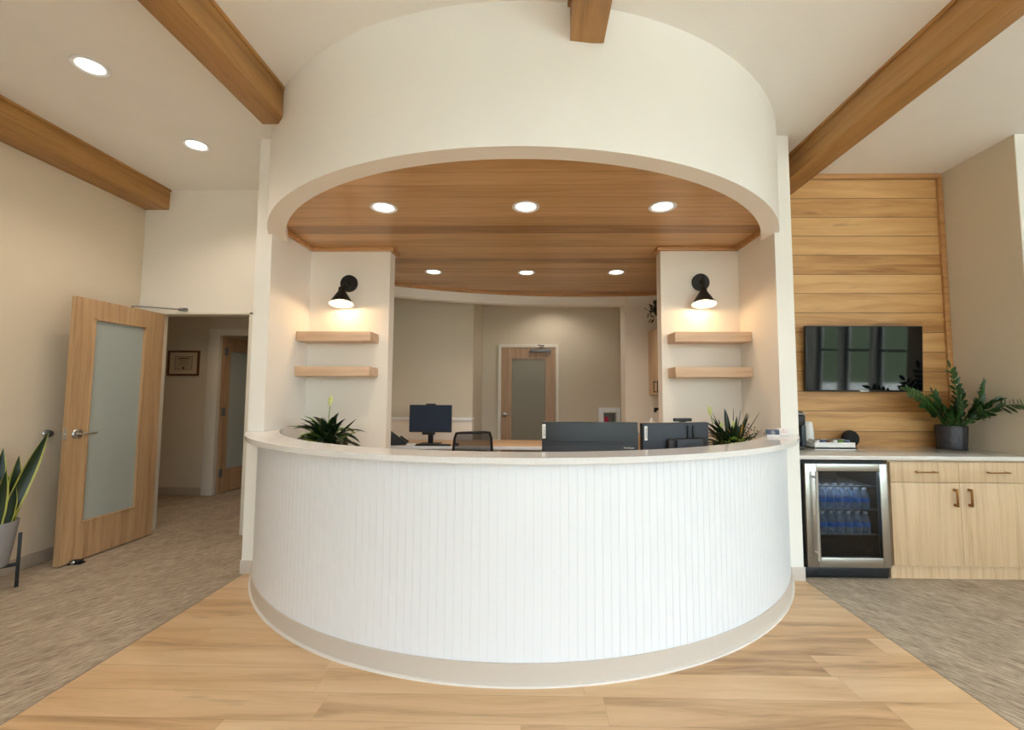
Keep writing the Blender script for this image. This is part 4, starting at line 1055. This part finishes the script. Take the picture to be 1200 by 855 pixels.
# ------------------------------------------------------------------ small things on the quartz top
ZT = 1.0724
def cards(label, loc, rz, front, mark, group):
    r = thing('card_holder', label, 'card holder', loc, rz, group)
    mb = MB(); mb.box(-.044, .044, -.016, .022, 0, .004, .001); mb.box(-.044, .044, -.016, -.013, .004, .018, .0008); mb.box(-.044, .044, .006, .009, .004, .05, .001, mat=Matrix.Rotation(-.12, 4, 'X')); mb.build('holder', 'cardwhite', r)
    mb = MB(); mb.box(-.0425, .0425, -.0125, .004, .0045, .052, .0008, mat=Matrix.Rotation(-.10, 4, 'X')); mb.build('card_stack', front, r)
    mb = MB(); y = -.0134
    if mark == 'ring':
        mb.tube([(.0 + .0115 * math.cos(a), y + .0, .030 + .0115 * math.sin(a)) for a in [2 * PI * k / 20 for k in range(20)]], .0014, 5, 0, True)
        mb.ball((0, y, .030), .004, .0012, .004, 10, 6); mb.box(-.022, .022, y - .0004, y + .001, .0095, .0115)
        mm = 'cardwhite'
    else:
        mb.ball((0, y, .040), .0055, .0012, .0045, 12, 6); mb.box(-.028, .028, y - .0004, y + .001, .026, .0275); mb.box(-.02, .02, y - .0004, y + .001, .021, .0222)
        mm = 'pinkish'
    o = mb.build('card_mark', mm, r); o.rotation_euler = (-.10, 0, 0)
cards('small holder of slate-blue cards on the right end of the quartz top', (1.685, 3.255, ZT + .0005), -.15, 'navy', 'ring', 'card holders on the reception counter')
cards('small holder of white cards with coral mark at the outer end of the quartz top', (1.823, 3.375, ZT + .0005), -.15, 'cardwhite', 'dot', 'card holders on the reception counter')

# ------------------------------------------------------------------ back right: upper cabinet, greenery, faucet, wall box
uc = thing('wall_cabinet', 'pale oak upper cabinet on the right wall behind the niche', 'cabinet', (1.868, 0, 0))
mb = MB(); mb.box(-.32, -.002, 5.10, 6.065, 1.365, 2.19); mb.build('carcass', 'cabY', uc)
for a, b, hy in ((5.10, 5.58, 5.53), (5.585, 6.063, 5.70)):
    mb = MB(); mb.box(-.339, -.3205, a, b, 1.365, 2.19, .001); dd = mb.build('cabinet_door', 'cabY', uc)
    mb = MB(); mb.box(-.375, -.366, hy - .006, hy + .006, 1.385, 1.53, .002)
    for z in (1.395, 1.52): mb.box(-.37, -.338, hy - .005, hy + .005, z - .005, z + .005)
    mb.build('handle', 'black', dd)
t = thing('trailing_greenery', 'dark green trailing plant on top of the far upper cabinet', 'plant', (1.60, 5.60, 2.1905))
mb = MB(); mb.lathe([(.001, 0), (.06, 0), (.075, .12), (.068, .12), (.001, .11)], n=24); mb.build('pot', 'terra', t)
mb = MB(); rnd = random.Random(5)
for k in range(90):
    v = Vector((rnd.gauss(0, 1), rnd.gauss(0, 1), rnd.gauss(0, .8))).normalized() * rnd.uniform(.05, .16)
    mb.leaf(Vector((-.03, 0, .22)) + v, (v.x, v.y, rnd.uniform(-.5, .5)), .07, .045, .8, 5, .2)
mb.build('leaves', 'leafdark', t)
bc = thing('sink_cabinet', 'low cabinet with counter below the far upper cabinet', 'cabinet', (1.868, 0, 0))
mb = MB(); mb.box(-.56, -.002, 4.9, 6.065, 0, .87); mb.build('carcass', 'cabY', bc)
mb = MB(); mb.box(-.585, -.002, 4.88, 6.065, .87, .90, .002); mb.build('counter_slab', 'quartz2', bc)
t = thing('faucet', 'matte black faucet below the upper cabinet at the right', 'faucet', (1.60, 5.60, .9005))
mb = MB(); mb.lathe([(.001, 0), (.026, 0), (.026, .008), (.016, .012)], n=20); mb.box(-.016, .016, -.016, .016, .01, .30, .004); mb.box(-.13, .016, -.016, .016, .268, .30, .004); mb.box(-.13, -.10, -.014, .014, .245, .27, .003); mb.build('spout', 'black', t)
mb = MB(); mb.box(-.006, .05, -.012, .012, .06, .075, .003); mb.build('lever_handle', 'black', t)
t = thing('tissue_box', 'white tissue box beside the faucet behind the monitor', 'box', (1.395, 5.42, .9005), .2)
mb = MB(); mb.box(-.06, .06, -.06, .06, 0, .135, .004); mb.build('carton', 'paper', t)
mb = MB(); mb.lathe([(.012, 0), (.03, .0), (.025, .02), (.006, .05), (.001, .055)], (0, 0, .134), 12); mb.build('tissue', 'paper', t)

ae = thing('emergency_cabinet', 'white wall box with window showing a bright pink item, right of far door', 'wall box', (1.225, 7.5, .72))
mb = MB()
for a, b, c, d in ((-.17, -.105, 0, .42), (.105, .17, 0, .42), (-.105, .105, 0, .07), (-.105, .105, .345, .42)): mb.box(a, b, -.13, -.112, c, d, .002)
for a, b, c, d in ((-.165, -.155, .005, .415), (.155, .165, .005, .415)): mb.box(a, b, -.112, -.001, c, d)
mb.box(-.155, .155, -.112, -.001, .005, .015); mb.box(-.155, .155, -.112, -.001, .405, .415); mb.box(-.155, .155, -.010, -.001, .015, .405); mb.build('box_shell', 'white', ae)
mb = MB()
for a, b, c, d in ((-.112, -.100, .065, .352), (.100, .112, .065, .352), (-.112, .112, .065, .075), (-.112, .112, .342, .352)): mb.box(a, b, -.137, -.128, c, d, .001)
mb.build('window_rim', 'paper', ae)
mb = MB(); mb.box(-.108, .108, -.122, -.119, .068, .348); mb.build('window_pane', 'glass', ae)
mb = MB(); mb.box(-.09, .09, -.06, -.012, .02, .33, .006); mb.build('device_case', 'midgrey', ae)
mb = MB(); mb.box(-.085, -.015, -.095, -.062, .19, .275, .02, seg=3); mb.build('device_tag', 'pink', ae)
